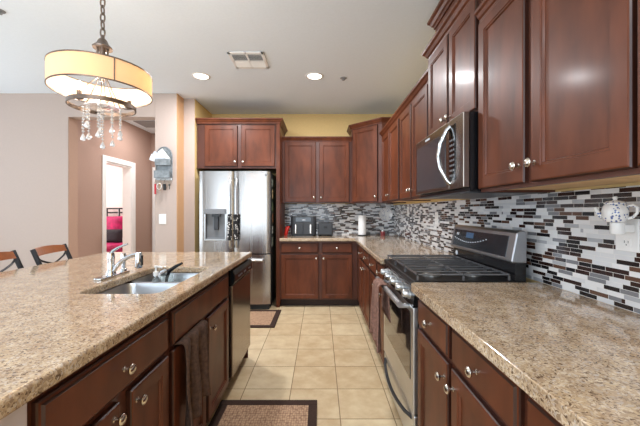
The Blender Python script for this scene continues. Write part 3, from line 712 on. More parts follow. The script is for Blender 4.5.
for i in range(3):
    for j in range(8): box(bm, 0.6785, 0.6798, MY0+0.096+i*0.022, MY0+0.108+i*0.022, 1.45+j*0.026, 1.46+j*0.026)
mk('button_marks', bm, 'mid_grey', kp)
bm = B(); tube(bm, [(0.684, MY0+0.155, 1.415), (0.668, MY0+0.160, 1.43), (0.640, MY0+0.178, 1.50), (0.630, MY0+0.186, 1.565), (0.640, MY0+0.178, 1.63), (0.668, MY0+0.160, 1.70), (0.684, MY0+0.155, 1.715)], 0.011, 12); mk('handle', bm, 'chrome', md_, smooth=True)
bm = B(); box(bm, 0.70, XW-0.02, MY0+0.01, MY1-0.01, 1.358, 1.366); mk('vent_panel', bm, 'dark_grey', t)
bm = B(); box(bm, 0.6805, 0.6825, 2.0, 2.08, 1.718, 1.730); mk('badge', bm, 'mark_white', md_)

# ------------------------------------------------------------------ sink
t = thing('sink', (-0.88, 1.715, 0.68), 'double bowl stainless steel sink set into the island', 'sink')
def bowl(x0, x1, y0, y1, zt, zb):
    bm = B(); L = []
    for ins, z, r in ((-0.012, zt-0.001, 0.062), (-0.012, zt, 0.062), (0.0, zt, 0.05), (0.006, zt-0.02, 0.05), (0.016, zb+0.03, 0.05), (0.03, zb+0.006, 0.045), (0.06, zb, 0.03)):
        L.append([bm.verts.new((x, y, z)) for x, y in rrect(x0+ins, x1-ins, y0+ins, y1-ins, r)])
    for a, c in zip(L, L[1:]):
        n = len(a)
        for k in range(n): bm.faces.new((a[k], a[(k+1) % n], c[(k+1) % n], c[k]))
    bm.faces.new(L[-1]); return bm
b1 = mk('bowl', bowl(SX0-0.004, SX1+0.004, SY0-0.004, 1.768, 0.8735, 0.69), 'sink_steel', t, smooth=True)
b2 = mk('bowl', bowl(SX0-0.004, SX1+0.004, 1.795, SY1+0.004, 0.8735, 0.69), 'sink_steel', t, smooth=True)
for y, p in ((1.57, b1), (1.92, b2)):
    bm = B(); lathe(bm, [(0, 0.002), (0.02, 0.002), (0.03, 0.004), (0.042, 0.003), (0.044, 0)], (-0.885, y, 0.69), (0, 0, 1), 24); mk('drain', bm, 'chrome', p, smooth=True)

# faucet
t = thing('faucet', (-1.14, 1.75, 0.915), 'chrome single-lever faucet with a pull-out spout behind the sink', 'faucet')
bm = B(); prism(bm, rrect(-1.170, -1.112, 1.63, 1.885, 0.027), 0.9151, 0.926); mk('base_plate', bm, 'chrome', t, bevel=0.004)
bm = B(); lathe(bm, [(0.025, 0), (0.024, 0.012), (0.019, 0.02), (0.017, 0.072), (0.019, 0.086), (0.019, 0.102), (0.015, 0.118), (0, 0.122)], (-1.142, 1.745, 0.926), (0, 0, 1), 20); mk('body', bm, 'chrome', t, smooth=True)
bm = B(); tube(bm, [(-1.142, 1.745, 1.036), (-1.132, 1.748, 1.054), (-1.11, 1.752, 1.070), (-1.075, 1.757, 1.085), (-1.06, 1.76, 1.090)], [0.014, 0.012, 0.009, 0.008, 0.006], 10, flat=0.7); mk('lever', bm, 'chrome', t, smooth=True)
bm = B(); tube(bm, [(-1.135, 1.745, 0.940), (-1.115, 1.745, 0.965), (-1.085, 1.744, 0.998), (-1.05, 1.743, 1.02), (-1.02, 1.742, 1.032), (-0.995, 1.74, 1.035)], [0.013, 0.012, 0.0115, 0.011, 0.011, 0.011], 12); mk('spout', bm, 'chrome', t, smooth=True)
bm = B(); lathe(bm, [(0, 0), (0.016, 0.0), (0.019, 0.01), (0.017, 0.06), (0.015, 0.085), (0, 0.088)], (-0.988, 1.74, 0.962), (0, 0, 1), 18); sh = mk('spray_head', bm, 'chrome', t, smooth=True)
bm = B(); box(bm, -0.9735, -0.968, 1.731, 1.749, 0.975, 1.03, 0.002); mk('spray_button', bm, 'black', sh)
bm = B(); lathe(bm, [(0.018, 0), (0.016, 0.01), (0.011, 0.014), (0.012, 0.05), (0.015, 0.085), (0.011, 0.10), (0, 0.104)], (-1.142, 1.855, 0.926), (0, 0, 1), 16); mk('side_spray', bm, 'chrome', t, smooth=True)

# soap bottle and brush in the right-hand bowl
t = thing('soap_bottle', (-0.955, 1.857, 0.693), 'clear soap bottle with a pump standing in the sink', 'bottle')
bm = B(); lathe(bm, [(0, 0), (0.03, 0), (0.033, 0.008), (0.033, 0.15), (0.026, 0.18), (0.013, 0.195), (0.013, 0.205), (0, 0.205)], (-0.955, 1.857, 0.693), (0, 0, 1), 20); mk('bottle', bm, 'glass_clear', t, smooth=True)
bm = B(); lathe(bm, [(0, 0), (0.015, 0), (0.015, 0.02), (0.006, 0.024), (0.005, 0.045), (0.010, 0.047), (0.010, 0.056), (0, 0.058)], (-0.955, 1.857, 0.898), (0, 0, 1), 14); tube(bm, [(-0.955, 1.857, 0.949), (-0.93, 1.857, 0.948), (-0.92, 1.857, 0.942)], 0.005, 8); mk('pump', bm, 'white', t, smooth=True)
t = thing('tumbler', (-0.935, 1.945, 0.693), 'clear glass tumbler standing in the sink holding a dish brush', 'tumbler')
bm = B(); lathe(bm, [(0, 0), (0.034, 0), (0.040, 0.19), (0.037, 0.19), (0.031, 0.008), (0, 0.008)], (-0.935, 1.945, 0.696), (0, 0, 1), 20); mk('glass', bm, 'glass_clear', t, smooth=True)
t = thing('dish_brush', (-0.935, 1.945, 0.71), 'dish brush with a slanted black handle leaning out of a tumbler in the sink', 'brush')
bm = B(); tube(bm, [(-0.947, 1.945, 0.72), (-0.935, 1.945, 0.86), (-0.922, 1.945, 0.905), (-0.88, 1.945, 0.935), (-0.84, 1.945, 0.955)], [0.008, 0.009, 0.013, 0.010, 0.007], 10); mk('handle', bm, 'black', t, smooth=True)
bm = B(); lathe(bm, [(0, 0), (0.02, 0), (0.022, 0.03), (0.012, 0.04), (0, 0.04)], (-0.965, 1.945, 0.890), (0.75, 0, 0.35), 16); mk('brush_head', bm, 'chrome', t, smooth=True)

# ------------------------------------------------------------------ towels
def towel(name, face_x, sgn, y0, y1, ztop, zbot, m, label, back=0.12, amp=0.012, folds=4.5, bar_x=None, taper=0.0, rad=0.022):
    bm = B(); nu, nv = 36, 30; G = []
    path = []                                   # (offset outwards, z)
    for i in range(7): path.append((-rad, ztop-back+back*i/6.0*0.98))
    for i in range(1, 8): a = PI-PI*i/8; path.append((rad*math.cos(a), ztop+rad*math.sin(a)))
    for i in range(nv+1): path.append((rad+0.002, ztop-(ztop-zbot)*i/nv))
    for (o, z) in path:
        row = []; k = max(0, min(1, (ztop-z)/(ztop-zbot)))
        for j in range(nu+1):
            f = j/nu; yc = (y0+y1)/2; hw = (y1-y0)/2*(1-taper*(1-k))
            y = yc+(f*2-1)*hw+0.006*math.sin(9*k+f*5)
            wv = amp*(0.35+0.65*k)*(math.sin(folds*2*PI*f+0.8*k)+0.4*math.sin(folds*3.7*PI*f+1.3))
            wv = wv if o > 0 else 0
            zz = z - (0.03*math.sin(f*7+0.5)*k if o > 0 else 0)
            row.append(bm.verts.new((face_x+sgn*(o+max(0, wv+amp*0.9) if o > 0 else o), y, zz)))
        G.append(row)
    for a, c in zip(G, G[1:]):
        for j in range(nu): bm.faces.new((a[j], a[j+1], c[j+1], c[j]))
    o = mk(name, bm, m, smooth=True); o.modifiers.clear()
    s = o.modifiers.new('thick', 'SOLIDIFY'); s.thickness = 0.005; s.offset = 0
    return tag(o, label, 'towel')
towel('dish_towel', -0.6195, 1, 1.365, 1.665, 0.692, 0.34, 'towel_brown', 'dark brown towel draped over a sink cabinet door of the island', back=0.0, rad=0.0125, amp=0.026, folds=3.0)
towel('dish_towel', 0.406, -1, 1.93, 2.275, 0.788, 0.43, 'towel_mauve', 'mauve brown towel hanging over the oven door handle', back=0.20, amp=0.018, folds=2.5, taper=0.45)

# ------------------------------------------------------------------ rugs
def rug(x0, x1, y0, y1, bd, label):
    t = thing('rug', ((x0+x1)/2, (y0+y1)/2, 0), label, 'rug')
    bm = B(); box(bm, x0+bd, x1-bd, y0+bd, y1-bd, 0.001, 0.010); mk('pile', bm, 'rug', t)
    bm = B()
    for q in ((x0, x1, y0, y0+bd), (x0, x1, y1-bd, y1), (x0, x0+bd, y0+bd, y1-bd), (x1-bd, x1, y0+bd, y1-bd)): box(bm, *q, 0.001, 0.013, 0.003)
    mk('border', bm, 'rug_border', t)
rug(-0.66, -0.022, 1.15, 2.135, 0.055, 'tan woven rug with dark border beside the sink in the foreground')
rug(-1.25, -0.50, 3.48, 4.09, 0.06, 'tan woven rug with dark border in front of the refrigerator')

# ------------------------------------------------------------------ things on the far counter
t = thing('air_fryer', (-0.24, 4.66, 0.915), 'black two-basket air fryer with two silver handles on the back counter', 'air fryer')
AX0, AX1 = -0.425, -0.065
bm = B(); prism(bm, rrect(AX0, AX1, 4.555, 4.78, 0.045), 0.925, 1.20)
mk('body', bm, 'dark_grey', t, bevel=0.012)
bm = B(); prism(bm, rrect(AX0+0.01, AX1-0.01, 4.565, 4.77, 0.04), 0.9152, 0.925); mk('base', bm, 'black', t)
bm = B(); box(bm, AX0+0.07, AX1-0.07, 4.551, 4.558, 1.12, 1.185, 0.002); dp = mk('display', bm, 'black_glass', t)
bm = B(); box(bm, -0.265, -0.215, 4.5495, 4.552, 1.14, 1.155); mk('display_marks', bm, 'mark_white', dp)
for x0, x1 in ((AX0+0.045, -0.25), (-0.24, AX1-0.045)):
    bm = B(); box(bm, x0, x1, 4.545, 4.556, 0.945, 1.105, 0.004); bk = mk('basket', bm, 'dark_grey', t)
    xm = x0+0.03 if x0 < -0.3 else x1-0.03
    bm = B(); box(bm, xm-0.012, xm+0.012, 4.505, 4.546, 0.955, 1.085, 0.006); mk('handle', bm, 'nickel', bk)
t = thing('toaster', (0.07, 4.62, 0.915), 'dark grey toaster seen end-on beside the air fryer', 'toaster')
bm = B(); box(bm, -0.035, 0.175, 4.56, 4.78, 0.925, 1.105, 0.018, 3); tb = mk('body', bm, 'dark_grey', t)
bm = B(); box(bm, 0.01, 0.04, 4.60, 4.75, 1.1045, 1.106); box(bm, 0.10, 0.13, 4.60, 4.75, 1.1045, 1.106); mk('slots', bm, 'dark_slot', t)
bm = B(); box(bm, 0.05, 0.09, 4.54, 4.562, 1.04, 1.055, 0.004); mk('lever', bm, 'black', t)
bm = B()
for x in (-0.015, 0.155):
    for y in (4.58, 4.76): lathe(bm, [(0, 0), (0.01, 0), (0.01, 0.012), (0, 0.012)], (x, y, 0.9152), (0, 0, 1), 10)
mk('feet', bm, 'black', t)
t = thing('paper_towel_roll', (0.61, 4.69, 0.915), 'white paper towel roll standing on its holder in the far corner', 'paper towel')
bm = B(); lathe(bm, [(0, 0), (0.075, 0), (0.075, 0.008), (0.02, 0.012), (0, 0.012)], (0.61, 4.69, 0.9152), (0, 0, 1), 24); lathe(bm, [(0.006, 0.01), (0.006, 0.33), (0.013, 0.335), (0.013, 0.35), (0, 0.355)], (0.61, 4.69, 0.915), (0, 0, 1), 12); mk('holder', bm, 'black', t, smooth=True)
bm = B(); lathe(bm, [(0.02, 0), (0.058, 0), (0.058, 0.28), (0.02, 0.28), (0.02, 0)], (0.61, 4.69, 0.929), (0, 0, 1), 28); mk('roll', bm, 'paper', t, smooth=True)
# round plate on the corner backsplash and a small red jar below
t = thing('wall_plate', (0.99, 4.835, 1.225), 'round white plate with blue pattern hung on the far corner backsplash', 'plate')
bm = B(); lathe(bm, [(0, 0.006), (0.055, 0.006), (0.07, 0.012), (0.10, 0.022), (0.102, 0.019), (0.07, 0.006), (0.055, 0.0), (0, 0.0)], (0.985, YB-0.0095, 1.225), (0, -1, 0), 32); mk('plate', bm, 'china', t, smooth=True)
t = thing('candle_jar', (0.92, 4.72, 0.915), 'tiny red jar on the counter in the far corner below the plate', 'jar')
bm = B(); lathe(bm, [(0, 0), (0.032, 0), (0.034, 0.006), (0.034, 0.055), (0.028, 0.06), (0, 0.06)], (0.92, 4.72, 0.9152), (0, 0, 1), 20); mk('jar', bm, mat('dusty_red', '#9c4a4c', 0.3), t, smooth=True)
bm = B(); lathe(bm, [(0, 0), (0.03, 0), (0.03, 0.012), (0, 0.013)], (0.92, 4.72, 0.9752), (0, 0, 1), 20); mk('lid', bm, 'nickel', t, smooth=True)
# red bag leaning by the tall panel
bm = B(); n = 8; G = []
for i in range(n+1):
    row = []
    for s in (-1, 1):
        for j in range(n+1):
            u = j/n*2-1; v = i/n; th = 0.028*max(0, (1-u*u))**0.5*max(0, 1-(2*v-1)**2)**0.5+0.001
            row.append(bm.verts.new((-0.492+u*(0.024+0.008*v)+0.03*(v-0.4), 4.60+s*th+0.03*v, 0.917+0.135*v)))
    G.append(row)
for a, c in zip(G, G[1:]):
    for s in (0, 1):
        for j in range(n):
            k = s*(n+1)+j; bm.faces.new((a[k], a[k+1], c[k+1], c[k]))
bmesh.ops.remove_doubles(bm, verts=bm.verts[:], dist=0.0021)
tag(mk('snack_bag', bm, 'red', smooth=True), 'small red bag leaning on the counter left of the air fryer', 'bag')

# ------------------------------------------------------------------ outlets, switch, teapot warmer
def outlet(name, yc, zc, label, wd=0.075, ht=0.118):
    t = thing(name, (XW-0.009, yc, zc-ht/2), label, 'outlet', 'outlets on the right backsplash')
    bm = B(); box(bm, XW-0.0145, XW-0.0085, yc-wd/2, yc+wd/2, zc-ht/2, zc+ht/2, 0.002); mk('cover_plate', bm, 'white', t)
    for s in (-1, 1):
        bm = B(); box(bm, XW-0.016, XW-0.0145, yc-0.017, yc+0.017, zc+s*0.026-0.015, zc+s*0.026+0.015, 0.0006); so = mk('socket', bm, 'white', t)
        bm = B(); 
        for q in (-1, 1): box(bm, XW-0.0164, XW-0.0159, yc+q*0.007-0.0012, yc+q*0.007+0.0012, zc+s*0.026-0.003, zc+s*0.026+0.006)
        lathe(bm, [(0, 0), (0.0026, 0), (0.0026, 0.0005), (0, 0.0005)], (XW-0.0159, yc, zc+s*0.026-0.009), (-1, 0, 0), 8)
        mk('slots', bm, 'dark_slot', so)
    return t
outlet('wall_outlet', 1.145, 1.185, 'white wall outlet below the plugged-in teapot on the right', wd=0.088)
outlet('wall_outlet', 3.03, 1.205, 'white wall outlet on the backsplash behind the range')
outlet('wall_outlet', 4.02, 1.27, 'white wall outlet on the right backsplash nearest the far corner')
TY, TZ, TX = 1.128, 1.232, XW-0.072
t = thing('teapot_warmer', (TX, TY, TZ-0.045), 'small white teapot night light with blue flowers plugged into an outlet', 'night light')
bm = B(); lathe(bm, [(0, 0), (0.026, 0), (0.030, 0.004), (0.036, 0.02), (0.037, 0.040), (0.033, 0.056), (0.027, 0.064), (0, 0.064)], (TX, TY, TZ), (0, 0, 1), 28); mk('pot', bm, 'china', t, smooth=True)
bm = B(); lathe(bm, [(0.030, 0), (0.031, 0.004), (0.024, 0.010), (0.008, 0.013), (0.005, 0.017), (0.008, 0.022), (0.006, 0.027), (0, 0.028)], (TX, TY, TZ+0.063), (0, 0, 1), 24); mk('lid', bm, 'china', t, smooth=True)
hd = Vector((0.55, -0.83, 0)); tp = Vector((TX, TY, TZ))
bm = B(); tube(bm, [tp+hd*r+Vector((0, 0, z)) for r, z in ((0.031, 0.054), (0.047, 0.060), (0.058, 0.050), (0.057, 0.032), (0.047, 0.018), (0.034, 0.012))], 0.0048, 10); mk('handle', bm, 'china', t, smooth=True)
bm = B(); tube(bm, [tp-hd*r+Vector((0, 0, z)) for r, z in ((0.032, 0.018), (0.046, 0.030), (0.056, 0.052))], [0.011, 0.008, 0.005], 10); mk('spout', bm, 'china', t, smooth=True)
bm = B(); lathe(bm, [(0, 0), (0.018, 0), (0.021, 0.006), (0.020, 0.040), (0, 0.040)], (TX+0.008, TY, TZ-0.042), (0, 0, 1), 20); box(bm, TX+0.01, XW-0.0165, TY-0.016, TY+0.016, TZ-0.036, TZ-0.008, 0.003); mk('plug_base', bm, 'white', t, smooth=True)
t = thing('light_switch', (-1.975, 3.995, 1.11), 'white light switch on the pale wall under the organizer', 'switch')
bm = B(); box(bm, -2.017, -1.928, 3.9935, 3.9998, 1.11, 1.235, 0.002); mk('cover_plate', bm, 'white', t)
for x in (-1.995, -1.951):
    bm = B(); box(bm, x-0.016, x+0.016, 3.990, 3.9937, 1.138, 1.207, 0.001); mk('rocker', bm, 'white', t)

# ------------------------------------------------------------------ wall organizer with mail and keys
t = thing('wall_organizer', (-1.975, 3.98, 1.66), 'grey-blue arched metal mail organizer hung on the pale wall', 'organizer')
OX0, OX1 = -2.045, -1.848
pts = [(OX0, 1.66), (OX1, 1.66), (OX1, 1.95)] + [((OX0+OX1)/2+(OX1-OX0)/2*math.cos(a), 1.95+0.12*math.sin(a)) for a in [PI*i/10 for i in range(1, 10)]] + [(OX0, 1.95)]
def front_plate(pts, y0, y1):
    bm = B(); a = [bm.verts.new((x, y0, z)) for x, z in pts]; c = [bm.verts.new((x, y1, z)) for x, z in pts]; n = len(pts)
    bm.faces.new(a); bm.faces.new(c[::-1])
    for i in range(n): bm.faces.new((a[i], a[(i+1) % n], c[(i+1) % n], c[i]))
    return bm
mk('back_plate', front_plate(pts, 3.985, 3.9985), 'galv', t)
bm = B(); tube(bm, [(x, 3.982, z) for x, z in pts], 0.007, 8, closed=True); mk('rim', bm, 'galv', t, smooth=True)
bm = front_plate([(OX0+0.004, 1.68), (OX1-0.004, 1.68), (OX1-0.004, 1.77), (OX0+0.004, 1.77)], 3.915, 3.922); box(bm, OX0+0.004, OX1-0.004, 3.92, 3.986, 1.68, 1.688); mk('pocket', bm, 'galv', t)
bm = front_plate([(OX0+0.004, 1.84), (OX1-0.004, 1.84), (OX1-0.004, 1.92), (OX0+0.004, 1.92)], 3.94, 3.946); box(bm, OX0+0.004, OX1-0.004, 3.944, 3.986, 1.84, 1.846); mk('pocket', bm, 'galv', t)
bm = B(); box(bm, OX0-0.004, OX1+0.004, 3.965, 3.985, 1.655, 1.68, 0.003); rl = mk('hook_rail', bm, 'mark_white', t)
HX = [OX0+0.01+0.058*i for i in range(4)]
for x in HX:
    bm = B(); tube(bm, [(x, 3.966, 1.665), (x, 3.945, 1.655), (x, 3.938, 1.638), (x, 3.944, 1.625), (x, 3.955, 1.628)], 0.003, 8); mk('hook', bm, 'nickel', rl, smooth=True)
for i, (dx, rot, y, c, lab) in enumerate(((-0.035, -0.35, 3.955, '#e6e9ee', 'white envelope sticking out furthest left of the organizer'), (-0.03, -0.6, 3.963, '#c9d3dd', 'pale blue envelope standing in the organizer'), (0.02, -0.9, 3.971, '#f2f0ea', 'cream envelope tilted across the organizer'))):
    bm = B(); box(bm, -0.085, 0.085, -0.0015, 0.0015, 0, 0.075)
    bmesh.ops.transform(bm, matrix=Matrix.Translation((-1.965+dx, y, 1.865+0.02*i)) @ Matrix.Rotation(-rot, 4, 'Y') @ Matrix.Translation((-0.04, 0, 0)), verts=bm.verts[:])
    tag(mk('envelope', bm, mat('envelope_paper', c, 0.8, var=0.05)), lab, 'envelope', 'mail in the wall organizer')
for i, (c, ln, lab) in enumerate((('#b3202c', 0.13, 'red key strap hanging leftmost under the organizer'), ('#a98a68', 0.09, 'bunch of brass keys hanging second under the organizer'), ('#17171a', 0.08, 'black car key fob hanging under the organizer'), ('#4b4740', 0.07, 'dark key with ring hanging rightmost under the organizer'))):
    x = HX[i]; k = thing('key_ring', (x, 3.94, 1.625-ln), lab, 'keys', 'keys under the wall organizer')
    bm = B(); tube(bm, [(x+0.013*math.cos(a), 3.941, 1.618+0.013*math.sin(a)) for a in [2*PI*q/14 for q in range(14)]], 0.0016, 6, closed=True); mk('ring', bm, 'nickel', k, smooth=True)
    bm = B()
    if i == 0: box(bm, x-0.011, x+0.011, 3.937, 3.945, 1.61-ln, 1.607, 0.002)
    elif i == 2: box(bm, x-0.020, x+0.020, 3.932, 3.948, 1.61-ln, 1.607, 0.007)
    else:
        lathe(bm, [(0, -0.0015), (0.014, -0.0015), (0.014, 0.0015), (0, 0.0015)], (x, 3.941, 1.594), (0, -1, 0), 16); box(bm, x-0.004, x+0.004, 3.9395, 3.9425, 1.61-ln, 1.584)
        for q in range(3): box(bm, x+0.004, x+0.008, 3.9395, 3.9425, 1.614-ln+q*0.012, 1.62-ln+q*0.012)
    mk('key', bm, mat('key_finish', c, 0.45), k)
bm = B(); n = 24
tube(bm, [(HX[1]+0.028*math.sin(2*PI*q/n)-0.01, 3.940, 1.555-0.075*(1-math.cos(2*PI*q/n))/2*1.0+0.06) for q in range(n)], 0.003, 6, closed=True)
tag(mk('lanyard', bm, 'paper', smooth=True), 'pale looped lanyard dangling below the keys of the organizer', 'lanyard')

# ------------------------------------------------------------------ ceiling fixtures
for x, y, lab in ((-1.30, 3.486, 'left recessed ceiling light, near the pale wall'), (-0.065, 3.486, 'right recessed ceiling light, over the aisle')):
    t = thing('recessed_light', (x, y, CZ-0.01), lab, 'ceiling light', 'recessed ceiling lights')
    bm = B(); lathe(bm, [(0.074, -0.004), (0.078, -0.008), (0.092, -0.006), (0.098, 0.0), (0.074, 0.0), (0.074, -0.004)], (x, y, CZ-0.0005), (0, 0, 1), 36); mk('trim_ring', bm, 'trim_white', t, smooth=True)
    bm = B(); lathe(bm, [(0, -0.003), (0.074, -0.003), (0.074, -0.001), (0, -0.001)], (x, y, CZ), (0, 0, 1), 36); mk('lens', bm, 'lens', t)
    area('recessed_and_fill_lamp', (x, y, CZ-0.012), (0, 0, 0), 0.17, 0.17, 22, (0.97, 0.97, 1), 'DISK')
for x, y in ((-1.30, -0.7), (-0.065, -0.7)):        # unseen pair, added for more light above the viewpoint
    area('recessed_and_fill_lamp', (x, y, CZ-0.012), (0, 0, 0), 0.13, 0.13, 14, (0.97, 0.97, 1), 'DISK')
t = thing('ceiling_vent', (-0.69, 3.115, CZ-0.012), 'white square air vent grille set in the kitchen ceiling', 'vent')
VX0, VX1, VY0, VY1 = -0.865, -0.525, 2.955, 3.28
bm = B()
for q in ((VX0, VX1, VY0, VY0+0.03), (VX0, VX1, VY1-0.03, VY1), (VX0, VX0+0.03, VY0, VY1), (VX1-0.03, VX1, VY0, VY1), ((VX0+VX1)/2-0.008, (VX0+VX1)/2+0.008, VY0, VY1), (VX0, VX1, 3.125, 3.14)): box(bm, *q, CZ-0.012, CZ-0.0005, 0.002)
mk('frame', bm, 'trim_white', t)
bm = B(); box(bm, VX0+0.01, VX1-0.01, VY0+0.01, VY1-0.01, CZ-0.0015, CZ-0.0005); mk('duct', bm, 'dark_slot', t)
bm = B()
for i in range(11):
    y = VY0+0.035+i*0.024; tl = 1.0 if y < 3.12 else -1.2
    tt = B(); box(tt, VX0+0.02, VX1-0.02, -0.010, 0.010, -0.0012, 0.0012)
    merge(bm, tt, Matrix.Translation((0, y, CZ-0.008)) @ Matrix.Rotation(tl*0.5, 4, 'X'))
mk('louvre', bm, 'trim_white', t)
for x, y, lab in ((0.254, 3.54, 'small fire sprinkler in the ceiling right of the lights'), (-2.36, 2.35, 'small fire sprinkler at the top left edge of the photo')):
    bm = B(); lathe(bm, [(0, -0.022), (0.018, -0.022), (0.018, -0.02), (0.008, -0.016), (0.008, -0.006), (0.034, -0.005), (0.037, 0.0), (0, 0.0)], (x, y, CZ-0.0005), (0, 0, 1), 24)
    tag(mk('sprinkler', bm, 'vent_grey', smooth=True), lab, 'sprinkler')
t = thing('ceiling_vent', (-2.9, 5.4, CZ-0.01), 'grey return-air grille in the hallway ceiling', 'vent')
bm = B(); box(bm, -3.05, -2.70, 5.2, 5.6, CZ-0.01, CZ-0.0005, 0.002); mk('grille', bm, 'vent_grey', t)
area('hall_lamp', (-2.6, 5.1, CZ-0.02), (0, 0, 0), 0.3, 0.3, 13, (0.97, 0.97, 1), 'DISK')

# ------------------------------------------------------------------ chandelier
CX, CY = -1.215, 1.785
t = thing('chandelier', (CX, CY, 1.61), 'round drum chandelier with amber shade, bronze ring and hanging crystals', 'chandelier')
bm = B(); n = 72; R = 0.244
lathe(bm, [(R, 1.930), (R, 2.046), (R-0.002, 2.046), (R-0.002, 1.930), (R, 1.930)], (CX, CY, 0), (0, 0, 1), n); sd_ = mk('lamp_shade', bm, 'shade', t, smooth=True)
bm = B()
for z in (1.927, 2.043): lathe(bm, [(R+0.002, z), (R+0.002, z+0.006), (R-0.003, z+0.006), (R-0.003, z), (R+0.002, z)], (CX, CY, 0), (0, 0, 1), n)
for k in range(3):
    a = -PI/2+0.80+k*2*PI/3; p = Vector((CX+(R+0.001)*math.cos(a), CY+(R+0.001)*math.sin(a), 0))
    tube(bm, [p+Vector((0, 0, 1.930)), p+Vector((0, 0, 2.046))], 0.0035, 6)
mk('shade_trim', bm, 'bronze', sd_, smooth=True)
# inner diffuser rim
bm = B()
for i in range(3):
    a = i*2*PI/3+0.4; tube(bm, [(CX, CY, 2.035), (CX+(R-0.004)*math.cos(a), CY+(R-0.004)*math.sin(a), 2.035)], 0.003, 6)
mk('spider', bm, 'bronze', t, smooth=True)
# stem, cap, chain, canopy
bm = B(); lathe(bm, [(0, 1.99), (0.012, 1.99), (0.012, 2.06), (0.016, 2.065), (0.016, 2.18), (0.0, 2.18)], (CX, CY, 0), (0, 0, 1), 16); mk('stem', bm, 'bronze', t, smooth=True)
bm = B()
for k in range(4):
    a = k*PI/2+0.5; tube(bm, [(CX+0.024*math.cos(a), CY+0.024*math.sin(a), 2.04), (CX+0.024*math.cos(a), CY+0.024*math.sin(a), 2.185)], 0.006, 8)
lathe(bm, [(0.048, 2.175), (0.050, 2.182), (0.030, 2.202), (0.022, 2.222), (0.010, 2.235), (0.010, 2.25), (0, 2.25), (0, 2.180), (0.048, 2.175)], (CX, CY, 0), (0, 0, 1), 24); mk('cap', bm, 'bronze', t, smooth=True)
bm = B(); z = 2.245; k = 0
while z < CZ-0.05:
    pts = []
    for q in range(14):
        a = 2*PI*q/14; dx, dz = 0.012*math.cos(a), 0.026*math.sin(a)
        pts.append((CX+dx, CY, z+0.021+dz) if k % 2 == 0 else (CX, CY+dx, z+0.021+dz))
    tube(bm, pts, 0.0042, 6, closed=True); z += 0.042; k += 1
mk('chain', bm, 'bronze', t, smooth=True)
bm = B(); lathe(bm, [(0, -0.045), (0.012, -0.045), (0.02, -0.03), (0.06, -0.012), (0.065, 0), (0, 0)], (CX, CY, CZ-0.0005), (0, 0, 1), 28); mk('canopy', bm, 'bronze', t, smooth=True)
# lower ring, arms, candle cups and bulbs
r2 = 0.163
bm = B(); lathe(bm, [(r2, 1.844), (r2, 1.866), (r2-0.006, 1.866), (r2-0.006, 1.844), (r2, 1.844)], (CX, CY, 0), (0, 0, 1), 56); rg = mk('ring', bm, 'bronze', t, smooth=True)
for k in range(6):
    a = k*PI/3+0.25; ca, sa = math.cos(a), math.sin(a)
    bm = B(); tube(bm, [(CX+0.012*ca, CY+0.012*sa, 2.03), (CX+0.045*ca, CY+0.045*sa, 1.95), (CX+0.085*ca, CY+0.085*sa, 1.857), (CX+0.115*ca, CY+0.115*sa, 1.846), (CX+(r2-0.003)*ca, CY+(r2-0.003)*sa, 1.852)], 0.0028, 6); mk('arm', bm, 'bronze', t, smooth=True)
    if k % 2 == 0:
        bm = B(); lathe(bm, [(0, 0), (0.016, 0.002), (0.024, 0.012), (0.013, 0.017), (0.013, 0.045), (0, 0.045)], (CX+0.13*ca, CY+0.13*sa, 1.852), (0, 0, 1), 14); cu = mk('candle_cup', bm, 'bronze', t, smooth=True)
        bm = B(); lathe(bm, [(0, 0), (0.008, 0.002), (0.014, 0.018), (0.012, 0.032), (0.004, 0.046), (0, 0.05)], (CX+0.13*ca, CY+0.13*sa, 1.897), (0, 0, 1), 14); mk('bulb', bm, 'bulb', cu, smooth=True)
        l = bpy.data.lights.new('chandelier_bulb', 'POINT'); l.energy = 2.1; l.color = (1, 0.89, 0.77); l.shadow_soft_size = 0.03
        lo = bpy.data.objects.new('chandelier_bulb', l); COL.objects.link(lo); lo.location = (CX+0.13*ca, CY+0.13*sa, 1.99)
# crystal strands
def strand(x, y, zt, zb, diamond=False):
    bm = B(); L = zt-zb; z = zt
    tube(bm, [(x, y, zt), (x, y, zb+0.02)], 0.0008, 4)
    z = zt-0.008
    while z > zb+0.05:
        lathe(bm, [(0, -0.008), (0.008, 0), (0, 0.008)], (x, y, z), (0, 0, 1), 8); z -= 0.0165
    lathe(bm, [(0, 0.046), (0.004, 0.038), (0.013, 0.016), (0.012, 0.007), (0, 0)], (x, y, zb), (0, 0, 1), 8)
    if diamond:
        zc = zt-0.055; tube(bm, [(x-0.018, y, zc), (x, y, zc+0.018), (x+0.018, y, zc), (x, y, zc-0.018)], 0.003, 6, closed=True)
    return mk('crystal_strand', bm, 'crystal', t)
for k in range(9):
    a = k*2*PI/9+0.2; rr = 0.088
    strand(CX+rr*math.cos(a), CY+rr*math.sin(a), 1.844, (1.665, 1.70, 1.645, 1.72, 1.67, 1.65, 1.71, 1.66, 1.69)[k])
strand(CX, CY, 1.86, 1.615, True)
bm = B(); lathe(bm, [(0, 0), (0.02, 0.004), (0.085, 0.0), (0.085, 0.006), (0.02, 0.010), (0, 0.010)], (CX, CY, 1.844), (0, 0, 1), 28); mk('strand_disc', bm, 'crystal', t, smooth=True)

